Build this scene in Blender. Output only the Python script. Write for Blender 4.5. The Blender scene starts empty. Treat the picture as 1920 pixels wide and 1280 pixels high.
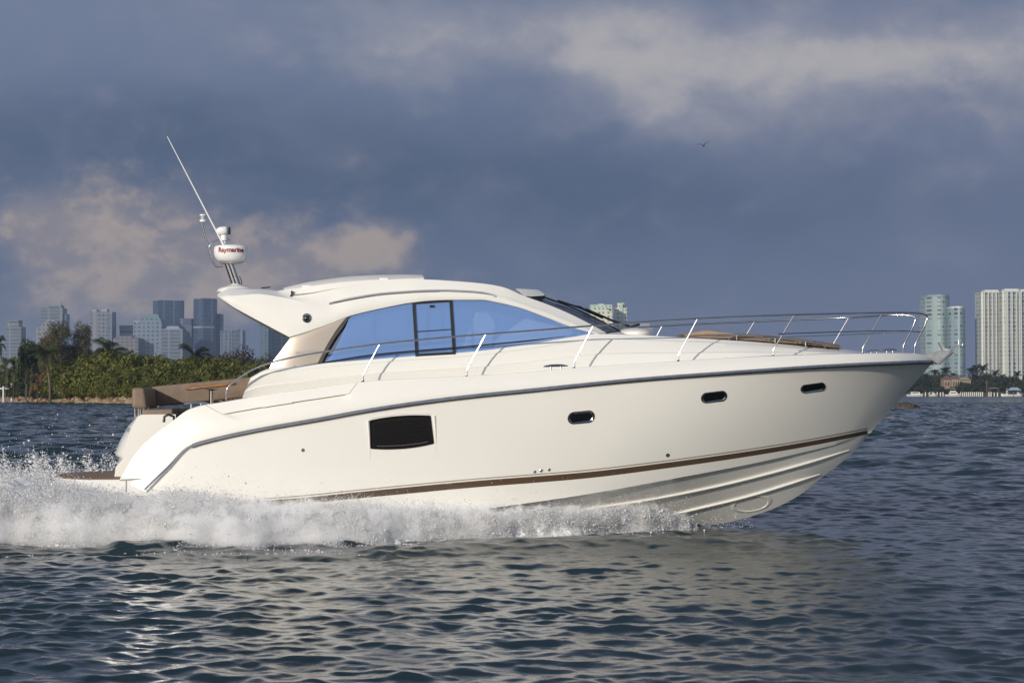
import bpy, bmesh, math, random
import numpy as np
from mathutils import Vector, Matrix, Euler
from mathutils.bvhtree import BVHTree

random.seed(7)
rng = np.random.default_rng(11)
scn = bpy.context.scene
COL = scn.collection
rad = math.radians

# ------------------------------------------------------------------ camera
ZC, FPX, PITCH = 2.5, 3744.0, math.atan(95 / 3744.0)
cam_data = bpy.data.cameras.new("camera")
cam = bpy.data.objects.new("camera", cam_data)
COL.objects.link(cam)
cam.location = (0, 0, ZC)
cam.rotation_euler = (math.pi / 2 + PITCH, 0, 0)
cam_data.sensor_width = 36
cam_data.lens = FPX / 1920 * 36
cam_data.clip_start = 0.5
cam_data.clip_end = 30000
scn.camera = cam

scn.view_settings.view_transform = 'Standard'
scn.view_settings.look = 'None'
scn.view_settings.gamma = 1
scn.view_settings.exposure = 0.0
scn.cycles.use_denoising = True
scn.cycles.max_bounces = 14
scn.cycles.diffuse_bounces = 12
scn.cycles.transmission_bounces = 12
scn.cycles.volume_bounces = 12
scn.cycles.volume_step_rate = 1
scn.cycles.sample_clamp_indirect = 4

# ------------------------------------------------------------------ sun
SUN_AZ, SUN_EL = rad(30.5), rad(16)          # behind the camera, to its left
SUN_DIR = Vector((-math.sin(SUN_AZ) * math.cos(SUN_EL), -math.cos(SUN_AZ) * math.cos(SUN_EL), math.sin(SUN_EL)))
sl = bpy.data.lights.new("sun", 'SUN')
sl.energy = 3.45
sl.angle = rad(1.0)
sl.color = (1.0, 0.92, 0.81)
sun = bpy.data.objects.new("sun", sl)
COL.objects.link(sun)
sun.rotation_euler = (-SUN_DIR).to_track_quat('-Z', 'Y').to_euler()


# ------------------------------------------------------------------ node helpers
class G:
    def __init__(s, nt):
        s.nt = nt

    def new(s, typ, **kw):
        n = s.nt.nodes.new(typ)
        for k, v in kw.items():
            setattr(n, k, v)
        return n

    def put(s, sock, v):
        if isinstance(v, bpy.types.NodeSocket):
            s.nt.links.new(v, sock)
        elif v is not None:
            if sock.type == 'RGBA' and len(v) == 3:
                v = (*v, 1)
            sock.default_value = v

    def m(s, op, a, b=None, c=None, clamp=False):
        n = s.new('ShaderNodeMath', operation=op, use_clamp=clamp)
        for i, v in enumerate((a, b, c)):
            if v is not None:
                s.put(n.inputs[i], v)
        return n.outputs[0]

    def add(s, a, b): return s.m('ADD', a, b)
    def sub(s, a, b): return s.m('SUBTRACT', a, b)
    def mul(s, a, b): return s.m('MULTIPLY', a, b)
    def div(s, a, b): return s.m('DIVIDE', a, b)

    def mix(s, f, a, b, blend='MIX'):
        n = s.new('ShaderNodeMix', data_type='RGBA', blend_type=blend)
        s.put(n.inputs[0], f)
        s.put(n.inputs[6], a)
        s.put(n.inputs[7], b)
        return n.outputs[2]

    def sstep(s, x, lo, hi):
        n = s.new('ShaderNodeMapRange', interpolation_type='SMOOTHSTEP')
        s.put(n.inputs[0], x)
        s.put(n.inputs[1], lo)
        s.put(n.inputs[2], hi)
        return n.outputs[0]

    def xyz(s, x, y, z):
        n = s.new('ShaderNodeCombineXYZ')
        for i, v in enumerate((x, y, z)):
            s.put(n.inputs[i], v)
        return n.outputs[0]

    def noise(s, vec, scale, detail=4, rough=.55, dist=0.0):
        n = s.new('ShaderNodeTexNoise')
        s.put(n.inputs['Vector'], vec)
        n.inputs['Scale'].default_value = scale
        n.inputs['Detail'].default_value = detail
        n.inputs['Roughness'].default_value = rough
        n.inputs['Distortion'].default_value = dist
        return n.outputs[0]


def lin(r, g, b):
    def f(c):
        c /= 255
        return c / 12.92 if c <= .04045 else ((c + .055) / 1.055) ** 2.4
    return (f(r), f(g), f(b))


# ------------------------------------------------------------------ sky (world)
world = bpy.data.worlds.new("World")
scn.world = world
world.use_nodes = True
g = G(world.node_tree)
bg = [n for n in world.node_tree.nodes if n.type == 'BACKGROUND'][0]
sky = g.new('ShaderNodeTexSky', sky_type='NISHITA')
sky.sun_disc = False
sky.sun_elevation = SUN_EL
sky.sun_rotation = math.pi + SUN_AZ
sky.air_density, sky.dust_density, sky.ozone_density = 1.0, 1.0, 1.5
tc = g.new('ShaderNodeTexCoord')
sp = g.new('ShaderNodeSeparateXYZ')
g.put(sp.inputs[0], tc.outputs['Generated'])
DX, DY, DZ = sp.outputs
yy = g.m('MAXIMUM', DY, 0.08)
U = g.div(DX, yy)                                # tangent of azimuth
V = g.m('MINIMUM', g.div(DZ, yy), 1.2)           # tangent of elevation
uv0 = g.xyz(g.mul(U, 1.0), g.mul(V, 1.7), 0.3)
w1 = g.noise(uv0, 9.0, 3)
w2 = g.noise(g.xyz(g.add(U, 3.1), g.mul(V, 1.7), 1.7), 9.0, 3)
Uw = g.add(U, g.mul(g.sub(w1, .5), .08))
Vw = g.add(V, g.mul(g.sub(w2, .5), .05))


def blob(x, y, sx, sy, warp=True):
    """a cloud mass at a direction of the sky; arguments in 1/3744 of a tangent"""
    a = g.div(g.sub(Uw if warp else U, (x - 960) / FPX), sx / FPX)
    b = g.div(g.sub(Vw if warp else V, (735 - y) / FPX), sy / FPX)
    return g.m('EXPONENT', g.mul(g.add(g.mul(a, a), g.mul(b, b)), -1.0))


def plus(*a):
    r = a[0]
    for k in a[1:]:
        r = g.add(r, k)
    return r


n_big = g.noise(g.xyz(U, g.mul(V, 1.8), 0.0), 11.0, 7, .55, .3)
n_mid = g.noise(g.xyz(U, g.mul(V, 1.5), 4.2), 27.0, 8, .54, .35)
n_fin = g.noise(g.xyz(U, g.mul(V, 1.3), 8.2), 85.0, 6, .6, .2)
# slate base, paler and greyer towards the zenith side and at the horizon
lowv = g.sstep(V, 0.07, -0.005)
base = g.mix(lowv, lin(91, 107, 137), lin(108, 117, 140))
left = g.sstep(U, -.08, -.26)
base = g.mix(g.mul(g.mul(lowv, left), .9), base, lin(117, 121, 135))
base = g.mix(g.mul(g.sstep(V, .10, .20), .8), base, lin(119, 131, 156))
base = g.mix(g.sstep(V, .215, .50), base, lin(49, 66, 84))
right = g.sstep(U, -.10, .22)
base = g.mix(g.mul(right, .6), base, lin(113, 122, 148))
dark = plus(blob(200, 265, 620, 85), g.mul(blob(800, 350, 560, 90), .95), g.mul(blob(1250, 420, 480, 75), .65), g.mul(blob(1700, 380, 300, 60), .3))
base = g.mix(g.m('MINIMUM', g.mul(dark, g.add(.50, g.mul(n_big, .7))), 1.0), base, lin(80, 96, 123))
base = g.mix(g.mul(g.sstep(n_big, .42, .70), .28), base, lin(130, 137, 158))
base = g.mix(g.mul(g.mul(g.sstep(n_mid, .42, .75), g.sstep(V, .04, .14)), .16), base, lin(136, 140, 158))
# grey clouds with pale tops, upper right: soft, layered, dissolving downwards
c2 = plus(g.mul(blob(1500, 85, 480, 60), 1.0), g.mul(blob(1200, 125, 90, 62), .75), g.mul(blob(1060, 85, 75, 65), .70),
          g.mul(blob(760, 55, 230, 85), .50), g.mul(blob(1330, 190, 260, 75), .50), g.mul(blob(1850, 130, 330, 70), .60), g.mul(blob(1300, 30, 700, 60), .35),
          g.mul(blob(1600, 230, 380, 70), .25))
f2 = g.sstep(plus(c2, g.mul(g.sub(n_mid, .5), 1.0), g.mul(g.sub(n_fin, .5), .40)), .02, 1.15)
base = g.mix(g.mul(f2, .80), base, lin(160, 160, 170))
top2 = g.mul(f2, g.sstep(plus(c2, g.mul(g.sub(n_mid, .5), 1.6), g.mul(g.sub(n_fin, .5), .8)), .60, 1.55))
base = g.mix(g.mul(top2, .80), base, lin(180, 177, 178))
# warm cumulus low on the left
c1 = plus(g.mul(blob(120, 470, 150, 90), .85), g.mul(blob(430, 490, 240, 75), .85), g.mul(blob(660, 480, 120, 42), .90),
          g.mul(blob(260, 400, 300, 80), .45), g.mul(blob(745, 468, 55, 34), .45), g.mul(blob(330, 575, 440, 55), .62))
f1 = g.sstep(plus(c1, g.mul(g.sub(n_mid, .5), .75), g.mul(g.sub(n_fin, .5), .42)), .08, 1.0)
base = g.mix(g.mul(f1, .80), base, lin(147, 140, 144))
hl = g.mul(f1, g.sstep(plus(n_mid, g.mul(n_fin, .55), g.mul(c1, .12)), .74, 1.02))
base = g.mix(g.mul(hl, .75), base, lin(180, 166, 156))
# open sky: behind the camera and overhead
front = g.mul(g.sstep(DY, -0.25, 0.35), g.sstep(DZ, .85, .45))
nish = g.mix(.35, g.mix(1.0, sky.outputs[0], (0.125, 0.125, 0.125), 'MULTIPLY'), lin(132, 142, 166))
rear_n = g.noise(g.xyz(DX, g.mul(DZ, 1.6), DY), 3.2, 6, .6, .3)
nish = g.mix(g.mul(g.sstep(rear_n, .48, .66), .75), nish, lin(196, 198, 205))
g.put(bg.inputs['Color'], g.mix(front, nish, base))
bg.inputs['Strength'].default_value = 1.0


# ------------------------------------------------------------------ materials
def mat(name, color, rough=.5, metal=0.0, spec=.5, coat=0.0, bump=None, vary=None, island=0.0):
    """procedural principled material; vary=(scale, amount) mottles the colour, bump=(scale, strength, distance)"""
    m_ = bpy.data.materials.new(name)
    m_.use_nodes = True
    q = G(m_.node_tree)
    b = m_.node_tree.nodes['Principled BSDF']
    c = color
    t = q.new('ShaderNodeTexCoord').outputs['Object']
    if vary:
        n = q.noise(t, vary[0], 5, .6)
        f = q.sstep(n, .3, .7)
        lo = tuple(max(0, k * (1 - vary[1])) for k in color)
        hi = tuple(min(1, k * (1 + vary[1])) for k in color)
        c = q.mix(f, lo, hi)
    if island:
        ge = q.new('ShaderNodeNewGeometry').outputs['Random Per Island']
        k = q.add(1 - island, q.mul(ge, 2 * island))
        n = q.new('ShaderNodeVectorMath', operation='SCALE')
        q.put(n.inputs[0], c if isinstance(c, bpy.types.NodeSocket) else color)
        q.put(n.inputs['Scale'], k)
        c = n.outputs[0]
    q.put(b.inputs['Base Color'], c)
    b.inputs['Roughness'].default_value = rough
    b.inputs['Metallic'].default_value = metal
    b.inputs['Specular IOR Level'].default_value = spec
    b.inputs['Coat Weight'].default_value = coat
    b.inputs['Coat Roughness'].default_value = .04
    if bump:
        bn = q.new('ShaderNodeBump')
        bn.inputs['Strength'].default_value = bump[1]
        bn.inputs['Distance'].default_value = bump[2]
        q.put(bn.inputs['Height'], q.noise(t, bump[0], 6, .6))
        q.put(b.inputs['Normal'], bn.outputs[0])
    return m_


# ------------------------------------------------------------------ object helpers
def tag(o, label=None, cat=None, group=None, kind='thing'):
    if label: o['label'] = label
    if cat: o['category'] = cat
    if group: o['group'] = group
    if kind: o['kind'] = kind
    return o


def empty(name, loc=(0, 0, 0), rz=0.0):
    o = bpy.data.objects.new(name, None)
    o.location = loc
    o.rotation_euler = (0, 0, rz)
    o.empty_display_size = .5
    COL.objects.link(o)
    return o


class MB:
    """collects vertices and faces for ONE mesh object"""

    def __init__(s):
        s.v, s.f, s.mi = [], [], []
        s.n = 0

    def add(s, verts, faces, mi=0):
        o = s.n
        s.v.append(np.asarray(verts, dtype=np.float64).reshape(-1, 3))
        s.n += len(s.v[-1])
        s.f += [tuple(i + o for i in fc) for fc in faces]
        s.mi += [mi] * len(faces)
        return s

    def grid(s, P, mi=0, closeu=False, closev=False):
        P = np.asarray(P)
        a, b = P.shape[:2]
        F = []
        for i in range(a if closeu else a - 1):
            for j in range(b if closev else b - 1):
                i2, j2 = (i + 1) % a, (j + 1) % b
                F.append((i * b + j, i2 * b + j, i2 * b + j2, i * b + j2))
        return s.add(P.reshape(-1, 3), F, mi)

    def tube(s, path, r, seg=8, mi=0, caps=True, closed=False):
        path = [Vector(p) for p in path]
        n = len(path)
        rr = [r] * n if np.isscalar(r) else list(r)
        rings = []
        up = None
        for i, p in enumerate(path):
            if closed:
                t = path[(i + 1) % n] - path[i - 1]
            else:
                t = path[min(i + 1, n - 1)] - path[max(i - 1, 0)]
            t = t.normalized() if t.length > 1e-9 else Vector((0, 0, 1))
            if up is None:
                up = Vector((0, 0, 1)) if abs(t.z) < .9 else Vector((1, 0, 0))
            x = t.cross(up)
            x = x.normalized() if x.length > 1e-6 else t.orthogonal().normalized()
            y = x.cross(t).normalized()
            up = y
            rings.append([p + (x * math.cos(2 * math.pi * k / seg) + y * math.sin(2 * math.pi * k / seg)) * rr[i] for k in range(seg)])
        o = s.n
        s.grid(np.array(rings), mi, closeu=closed, closev=True)
        if caps and not closed:
            s.f += [tuple(o + k for k in range(seg)), tuple(o + (n - 1) * seg + k for k in reversed(range(seg)))]
            s.mi += [mi, mi]
        return s

    def lathe(s, prof, c=(0, 0, 0), axis=(0, 0, 1), seg=24, mi=0):
        """prof: list of (radius, height along axis)"""
        ax = Vector(axis).normalized()
        x = ax.orthogonal().normalized()
        y = ax.cross(x)
        c = Vector(c)
        P = [[c + ax * h + (x * math.cos(2 * math.pi * k / seg) + y * math.sin(2 * math.pi * k / seg)) * r for k in range(seg)] for r, h in prof]
        s.grid(np.array(P), mi, closev=True)
        return s

    def box(s, c, size, rot=None, mi=0, bev=0.0):
        c = Vector(c)
        bm = bmesh.new()
        bmesh.ops.create_cube(bm, size=1)
        bmesh.ops.scale(bm, vec=size, verts=bm.verts)
        if bev:
            bmesh.ops.bevel(bm, geom=bm.edges[:], offset=bev, segments=2, affect='EDGES', profile=.6)
        R = rot.to_matrix() if rot is not None and not isinstance(rot, Matrix) else (rot or Matrix.Identity(3))
        bm.verts.index_update()
        vs = [c + R @ v.co for v in bm.verts]
        fs = [[v.index for v in f.verts] for f in bm.faces]
        bm.free()
        return s.add(vs, fs, mi)

    def prism(s, pts, off, mi=0):
        """closed polygon pts (3-D) extruded by the vector off"""
        n = len(pts)
        a = np.asarray([tuple(p) for p in pts], float)
        b = a + np.asarray(off, float)
        F = [tuple(range(n)), tuple(reversed(range(n, 2 * n)))]
        F += [(i, i + n, (i + 1) % n + n, (i + 1) % n) for i in range(n)]
        return s.add(np.vstack([a, b]), F, mi)

    def mirrored(s):
        """adds the t -> -t copy of everything collected so far"""
        V = np.vstack(s.v)
        n = len(V)
        F = list(s.f)
        M = list(s.mi)
        s.v.append(V * np.array([1, -1, 1]))
        s.n += n
        s.f += [tuple(i + n for i in reversed(f)) for f in F]
        s.mi += M
        return s

    def pair(s, name, mats, parent=None, **kw):
        """two objects: this one (starboard) and its mirror image (port); parent may be such a pair too"""
        ps = parent if isinstance(parent, tuple) else (parent, parent)
        a = s.build(name, mats, ps[0], **kw)
        m2 = MB()
        m2.v = [np.vstack(s.v) * np.array([1, -1, 1])]
        m2.n = s.n
        m2.f = [tuple(reversed(f)) for f in s.f]
        m2.mi = s.mi
        return a, m2.build(name, mats, ps[1], **kw)

    def build(s, name, mats, parent=None, smooth=True, angle=40, normals=True, weld=False):
        me = bpy.data.meshes.new(name)
        V = np.vstack(s.v)
        me.from_pydata(V.tolist(), [], s.f)
        for m_ in (mats if isinstance(mats, (list, tuple)) else [mats]):
            me.materials.append(m_)
        if any(s.mi):
            me.polygons.foreach_set('material_index', s.mi)
        if weld or normals:
            bm = bmesh.new()
            bm.from_mesh(me)
            if weld:
                bmesh.ops.remove_doubles(bm, verts=bm.verts, dist=1e-4)
            if normals:
                bmesh.ops.recalc_face_normals(bm, faces=bm.faces)
            bm.to_mesh(me)
            bm.free()
        if smooth:
            me.shade_smooth()
            me.set_sharp_from_angle(angle=rad(angle))
        o = bpy.data.objects.new(name, me)
        COL.objects.link(o)
        if parent is not None:
            o.parent = parent
        return o


def text_geo(txt, size, bold=0.0, depth=0.0):
    """vertices (x right, y up) and faces of a line of lettering, centred"""
    cu = bpy.data.curves.new("lettering", 'FONT')
    cu.body = txt
    cu.size = size
    cu.offset = bold
    cu.extrude = depth
    cu.resolution_u = 3
    cu.align_x, cu.align_y = 'CENTER', 'CENTER'
    ob = bpy.data.objects.new("lettering", cu)
    COL.objects.link(ob)
    bpy.context.view_layer.update()
    me = bpy.data.meshes.new_from_object(ob.evaluated_get(bpy.context.evaluated_depsgraph_get()))
    v = np.array([tuple(k.co) for k in me.vertices])
    f = [tuple(p.vertices) for p in me.polygons]
    bpy.data.objects.remove(ob)
    bpy.data.curves.remove(cu)
    bpy.data.meshes.remove(me)
    return v, f


def pchip(x, y, q):
    x, y, q = np.asarray(x, float), np.asarray(y, float), np.asarray(q, float)
    h = np.diff(x)
    d = np.diff(y) / h
    m_ = np.zeros_like(y)
    m_[0], m_[-1] = d[0], d[-1]
    for i in range(1, len(x) - 1):
        if d[i - 1] * d[i] > 0:
            w1_, w2_ = 2 * h[i] + h[i - 1], h[i] + 2 * h[i - 1]
            m_[i] = (w1_ + w2_) / (w1_ / d[i - 1] + w2_ / d[i])
    i = np.clip(np.searchsorted(x, q) - 1, 0, len(h) - 1)
    t = np.clip((q - x[i]) / h[i], 0, 1)
    return (y[i] * (1 + 2 * t) * (1 - t) ** 2 + m_[i] * h[i] * t * (1 - t) ** 2
            + y[i + 1] * t * t * (3 - 2 * t) + m_[i + 1] * h[i] * t * t * (t - 1))


CP, SP_ = math.cos(PITCH), math.sin(PITCH)


def ray(px, py):
    """direction of a line of sight (y component about 1), from bearings measured off the photograph"""
    px, py = np.asarray(px, float), np.asarray(py, float)
    a, b = (px - 960) / FPX, (640 - py) / FPX
    return np.stack(np.broadcast_arrays(a, CP - b * SP_, SP_ + b * CP), -1)


def W(px, py, Y):
    """world point at distance Y along that line of sight"""
    d = ray(px, py)
    return np.array([0, 0, ZC]) + d * (Y / d[..., 1])[..., None] if d.ndim > 1 else np.array([0, 0, ZC]) + d * (Y / d[1])


def ground_x(px, Y):
    return (px - 960) / FPX * Y


def top_z(py, Y):
    return ZC + (735 - py) / FPX * Y


# ---- numpy value noise (used for waves, rocks and spray)
_perm = np.random.default_rng(5).random((64, 64, 64)).astype(np.float32)


def vnoise(p):
    p = np.asarray(p, float)
    i = np.floor(p).astype(int)
    f = p - i
    f = f * f * (3 - 2 * f)
    r = 0
    for a in (0, 1):
        for b in (0, 1):
            for c in (0, 1):
                w = (f[..., 0] if a else 1 - f[..., 0]) * (f[..., 1] if b else 1 - f[..., 1]) * (f[..., 2] if c else 1 - f[..., 2])
                r = r + w * _perm[(i[..., 0] + a) & 63, (i[..., 1] + b) & 63, (i[..., 2] + c) & 63]
    return r


def fbm(p, oct=4):
    r, a, k = 0, .5, 1.0
    for _ in range(oct):
        r = r + a * vnoise(np.asarray(p) * k)
        a *= .5
        k *= 2.03
    return r / (1 - .5 ** oct)
# ================================================================== the motor yacht
TH, YB = rad(5.0), 37.0                       # heading (bow slightly away) and distance of its centre line
ES = np.array([math.cos(TH), math.sin(TH), 0])
ET = np.array([-math.sin(TH), math.cos(TH), 0])
REL = np.array([0, -YB, ZC])


def B(px, py, t):
    """boat coordinates (s forward, t to port, h up) of the point of a sight line that lies t off the centre plane"""
    d = ray(px, py)
    t = np.asarray(t, float)
    k = (t - REL @ ET) / (d @ ET)
    return np.stack(np.broadcast_arrays(REL @ ES + k * (d @ ES), t, ZC + k * d[..., 2]), -1)


def curve(cs, n, linear=False):
    """smooth boat-space curve through control points (px, py, t)"""
    c = np.array(cs, float)
    i = np.arange(len(c))
    q = np.linspace(0, len(c) - 1, n)
    f = (lambda y: np.interp(q, i, y)) if linear else (lambda y: pchip(i, y, q))
    return B(f(c[:, 0]), f(c[:, 1]), f(c[:, 2]))


gel = mat("gelcoat", (.805, .79, .742), .20, coat=.6, vary=(.35, .012))
gel_deck = mat("deck_gelcoat", (.80, .785, .735), .38, coat=.2, vary=(2.0, .012))
chrome = mat("polished_steel", (.46, .47, .49), .16, metal=1.0, vary=(6, .06))
rub_steel = mat("rub_rail_steel", (.33, .35, .40), .26, metal=.85, vary=(9, .12))
black_rub = mat("black_rubber", (.012, .012, .013), .45, vary=(8, .2))
brown_paint = mat("brown_stripe_paint", (.095, .062, .040), .3, coat=.4, vary=(1.2, .06))
tan_line = mat("tan_line_paint", (.33, .27, .20), .35)
champagne = mat("champagne_paint", (.47, .41, .35), .32, metal=.25, coat=.3, vary=(.8, .03))
taupe = mat("taupe_upholstery", (.19, .138, .100), .62, vary=(7, .12), bump=(60, .15, .01))
tan_pad = mat("tan_upholstery", (.32, .225, .145), .65, vary=(6, .12), bump=(50, .15, .01))
wood = mat("varnished_teak", (.36, .15, .05), .3, coat=.5, vary=(5, .25))
teak = mat("teak_planking", (.20, .13, .085), .6, vary=(9, .22), bump=(40, .2, .01))
seam = mat("grey_seam", (.42, .41, .39), .5)
plast = mat("white_plastic", (.80, .80, .80), .3, coat=.3)
dark_glass = mat("dark_glass", (.006, .006, .007), .06, spec=.7, coat=.5)
dark_frame = mat("dark_frame", (.014, .015, .018), .35)
vent_dark = mat("vent_black", (.007, .006, .006), .4, spec=.3)
red_ink = mat("red_ink", (.24, .012, .014), .5)
navy_ink = mat("navy_ink", (.02, .04, .16), .5)
grey_ink = mat("grey_ink", (.45, .43, .41), .35, metal=.4)
galv = mat("galvanised_steel", (.52, .52, .52), .38, metal=.75, vary=(8, .15))


def tinted_glass(name, col, see, rough=.03):
    m_ = bpy.data.materials.new(name)
    m_.use_nodes = True
    q = G(m_.node_tree)
    b = m_.node_tree.nodes['Principled BSDF']
    b.inputs['Base Color'].default_value = (*col, 1)
    b.inputs['Roughness'].default_value = rough
    b.inputs['Specular IOR Level'].default_value = .8
    b.inputs['Coat Weight'].default_value = .5
    out = [n for n in m_.node_tree.nodes if n.type == 'OUTPUT_MATERIAL'][0]
    tr = q.new('ShaderNodeBsdfTransparent')
    tr.inputs['Color'].default_value = (*(min(1, .66 + .4 * c) for c in col), 1)
    mx = q.new('ShaderNodeMixShader')
    mx.inputs[0].default_value = see
    q.put(mx.inputs[1], b.outputs[0])
    q.put(mx.inputs[2], tr.outputs[0])
    q.put(out.inputs['Surface'], mx.outputs[0])
    return m_


blue_glass = tinted_glass("blue_coated_glass", (.205, .37, .77), .36)
wind_glass = tinted_glass("windshield_glass", (.05, .075, .12), .38)

yacht = empty("motor_yacht", (0, YB, 0), TH)
tag(yacht, "white motor yacht with blue side windows running at speed through spray", "yacht")

# ---- hull lines (px, py, half-beam)
SHEER = [(275, 922, 1.98), (316, 879, 2.02), (357, 837, 2.06), (400, 824, 2.09), (470, 808.5, 2.13), (600, 785.5, 2.19), (700, 767.5, 2.21),
         (850, 746.5, 2.22), (1000, 731, 2.21), (1180, 713, 2.16), (1272, 705.5, 2.11), (1350, 700, 2.04), (1450, 693, 1.90), (1540, 687, 1.68),
         (1617, 683, 1.38), (1680, 680.5, .97), (1717, 679, .58), (1740, 678.5, .24), (1750, 678, .03)]
CHINE = [(275, 1002, 1.90), (600, 986, 1.94), (880, 957, 1.92), (1100, 926, 1.76), (1240, 901, 1.54), (1400, 871, 1.12), (1500, 849, .76),
         (1580, 829, .38), (1634, 809, .03)]
KEEL = [(275, 1030, 0), (900, 1020, 0), (1100, 1010, 0), (1250, 995, 0), (1367, 978, 0), (1400, 970, 0), (1450, 953, 0), (1500, 927, 0),
        (1543, 893, 0), (1597, 850, 0), (1634, 809, 0)]


def line(cs, u, sgn=-1):
    c = np.array(cs, float)
    x = c[0, 0] + (c[-1, 0] - c[0, 0]) * u
    return B(x, pchip(c[:, 0], c[:, 1], x), sgn * pchip(c[:, 0], c[:, 2], x))


NU = 240
uu = np.linspace(0, 1, NU)
sh, ch, kl = line(SHEER, uu), line(CHINE, uu), line(KEEL, uu)
bowness = np.clip((uu - .62) / .38, 0, 1) ** 1.4
rows = []
for v in np.linspace(0, 1, 26):
    P = sh + (ch - sh) * v
    e = v ** (1 - .30 * bowness)                     # flare: hollow below the sheer forward
    P[:, 1] = sh[:, 1] + (ch[:, 1] - sh[:, 1]) * e - .035 * np.sin(math.pi * v) * (1 - bowness)
    rows.append(P)
ch2 = ch.copy()                                       # chine flat
ch2[:, 1] += .07 * np.clip((1 - uu) * 8, 0, 1)
ch2[:, 2] -= .012
bott = []
for v in np.linspace(0, 1, 14):
    P = ch2 + (kl - ch2) * v
    P[:, 2] -= .10 * np.sin(math.pi * v) * bowness * (1 - uu) * 3
    bott.append(P)
hull_mb = MB()
hull_mb.grid(np.array(rows))
hull_mb.grid(np.array([ch, ch2]))
hull_mb.grid(np.array(bott))
hull_bvh = BVHTree.FromPolygons([Vector(v) for v in np.vstack(hull_mb.v)], hull_mb.f)
hull_mb.mirrored()
# transom face closing the stern
tr_ = [r[0] for r in rows] + [b[0] for b in bott]
tr_m = [p * np.array([1, -1, 1]) for p in tr_]
hull_mb.grid(np.array([tr_, tr_m]))
hull = hull_mb.build("hull", gel, yacht, angle=28, weld=True)


def hit(px, py, off=.003, bvh=None):
    d = ray(px, py)
    o = Vector((REL @ ES, REL @ ET, ZC))
    dv = Vector((d @ ES, d @ ET, d[2])).normalized()
    p, n, _, _ = (bvh or hull_bvh).ray_cast(o, dv)
    if p is None:
        return None, None
    if n.dot(dv) > 0:
        n = -n
    return p + n * off, n


def strip(mb, top, bot, n, off=.003, mi=0, bvh=None):
    """thin band lying on the hull between two picture-measured edges"""
    a, b = np.array(top, float), np.array(bot, float)
    x = np.linspace(0, 1, n)
    P = []
    for q in x:
        xa = a[0, 0] + (a[-1, 0] - a[0, 0]) * q
        xb = b[0, 0] + (b[-1, 0] - b[0, 0]) * q
        p1, _ = hit(xa, pchip(a[:, 0], a[:, 1], [xa])[0], off, bvh)
        p2, _ = hit(xb, pchip(b[:, 0], b[:, 1], [xb])[0], off, bvh)
        if p1 is not None and p2 is not None:
            P.append((p1, p2))
    mb.grid(np.array([[tuple(k[0]) for k in P], [tuple(k[1]) for k in P]]), mi)


ST = [(480, 939, 0), (560, 933, 0), (700, 919, 0), (880, 902, 0), (1100, 884.5, 0), (1240, 868, 0), (1400, 846, 0), (1520, 826.5, 0), (1626, 806.5, 0)]
mb = MB()
strip(mb, [(x, y) for x, y, _ in ST], [(x, y + w) for (x, y, _), w in zip(ST, (10, 11, 12, 12, 11.5, 10.5, 9.5, 8.5, 7))], 150)
mb.pair("waterline_stripe", brown_paint, hull, normals=False)
mb = MB()
strip(mb, [(x, y - 4.6) for x, y, _ in ST], [(x, y - 2.6) for x, y, _ in ST], 150)
mb.pair("pin_line", tan_line, hull, normals=False)
# spray rails on the bottom
for pts in ([(1050, 965), (1100, 954.5), (1220, 936), (1333, 914), (1433, 890), (1520, 866), (1592, 843)],
            [(1230, 972), (1292, 957), (1400, 931), (1480, 907), (1538, 888)]):
    a = np.array(pts, float)
    P = []
    for x in np.linspace(a[0, 0], a[-1, 0], 70):
        p, n = hit(x, pchip(a[:, 0], a[:, 1], [x])[0], 0)
        if p is None:
            continue
        q = (x - a[0, 0]) / (a[-1, 0] - a[0, 0])
        w = .055 * min(1, (1 - q) * 6 + .1)
        nn = n.normalized()
        out = Vector((0, -1, 0))
        P.append([p - nn * .02 + Vector((0, 0, w * .55)), p + out * w * 1.0 + Vector((0, 0, .005)), p + out * w * .9 - Vector((0, 0, .012)), p - nn * .02 - Vector((0, 0, w * .35))])
    mb = MB()
    mb.grid(np.array([[tuple(k) for k in r] for r in P]))
    mb.pair("spray_rail", gel, hull, angle=25)

# bow thruster tunnel
ring = MB()
cen, nn = hit(1409, 944, 0)
yv = (Vector((0, 0, 1)) - nn * nn.z).normalized()
xv = yv.cross(nn).normalized()
if xv.x < 0: xv = -xv
prof = [(1.22, -.004), (1.06, .010), (.96, .006), (.90, -.03), (.70, -.09), (.02, -.10)]
P = [[cen + (xv * math.cos(a) * .36 + yv * math.sin(a) * .20) * r + nn * h + (xv * -.10 * (r < .9)) * 0 for a in np.linspace(0, 2 * math.pi, 40, endpoint=False)] for r, h in prof]
ring.grid(np.array([[tuple(k) for k in r] for r in P]), closev=True)
ring.pair("thruster_tunnel", gel, hull, angle=50)

# ---- through-hull fittings
for (x, y, r) in ((568, 843.5, .030), (1252, 853, .034), (1002.5, 884, .026), (1015, 882, .030), (1029.5, 880, .026)):
    p, n = hit(x, y, 0)
    mb = MB()
    mb.lathe([(r * .2, .004), (r * .55, .006)], p, n, 16, 1)
    mb.lathe([(r * .55, .006), (r * .8, .012), (r, .008), (r * 1.05, -.004)], p, n, 16, 1 if r > .033 else 0)
    mb.build("drain_fitting", [chrome, black_rub], hull, normals=False)

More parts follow.
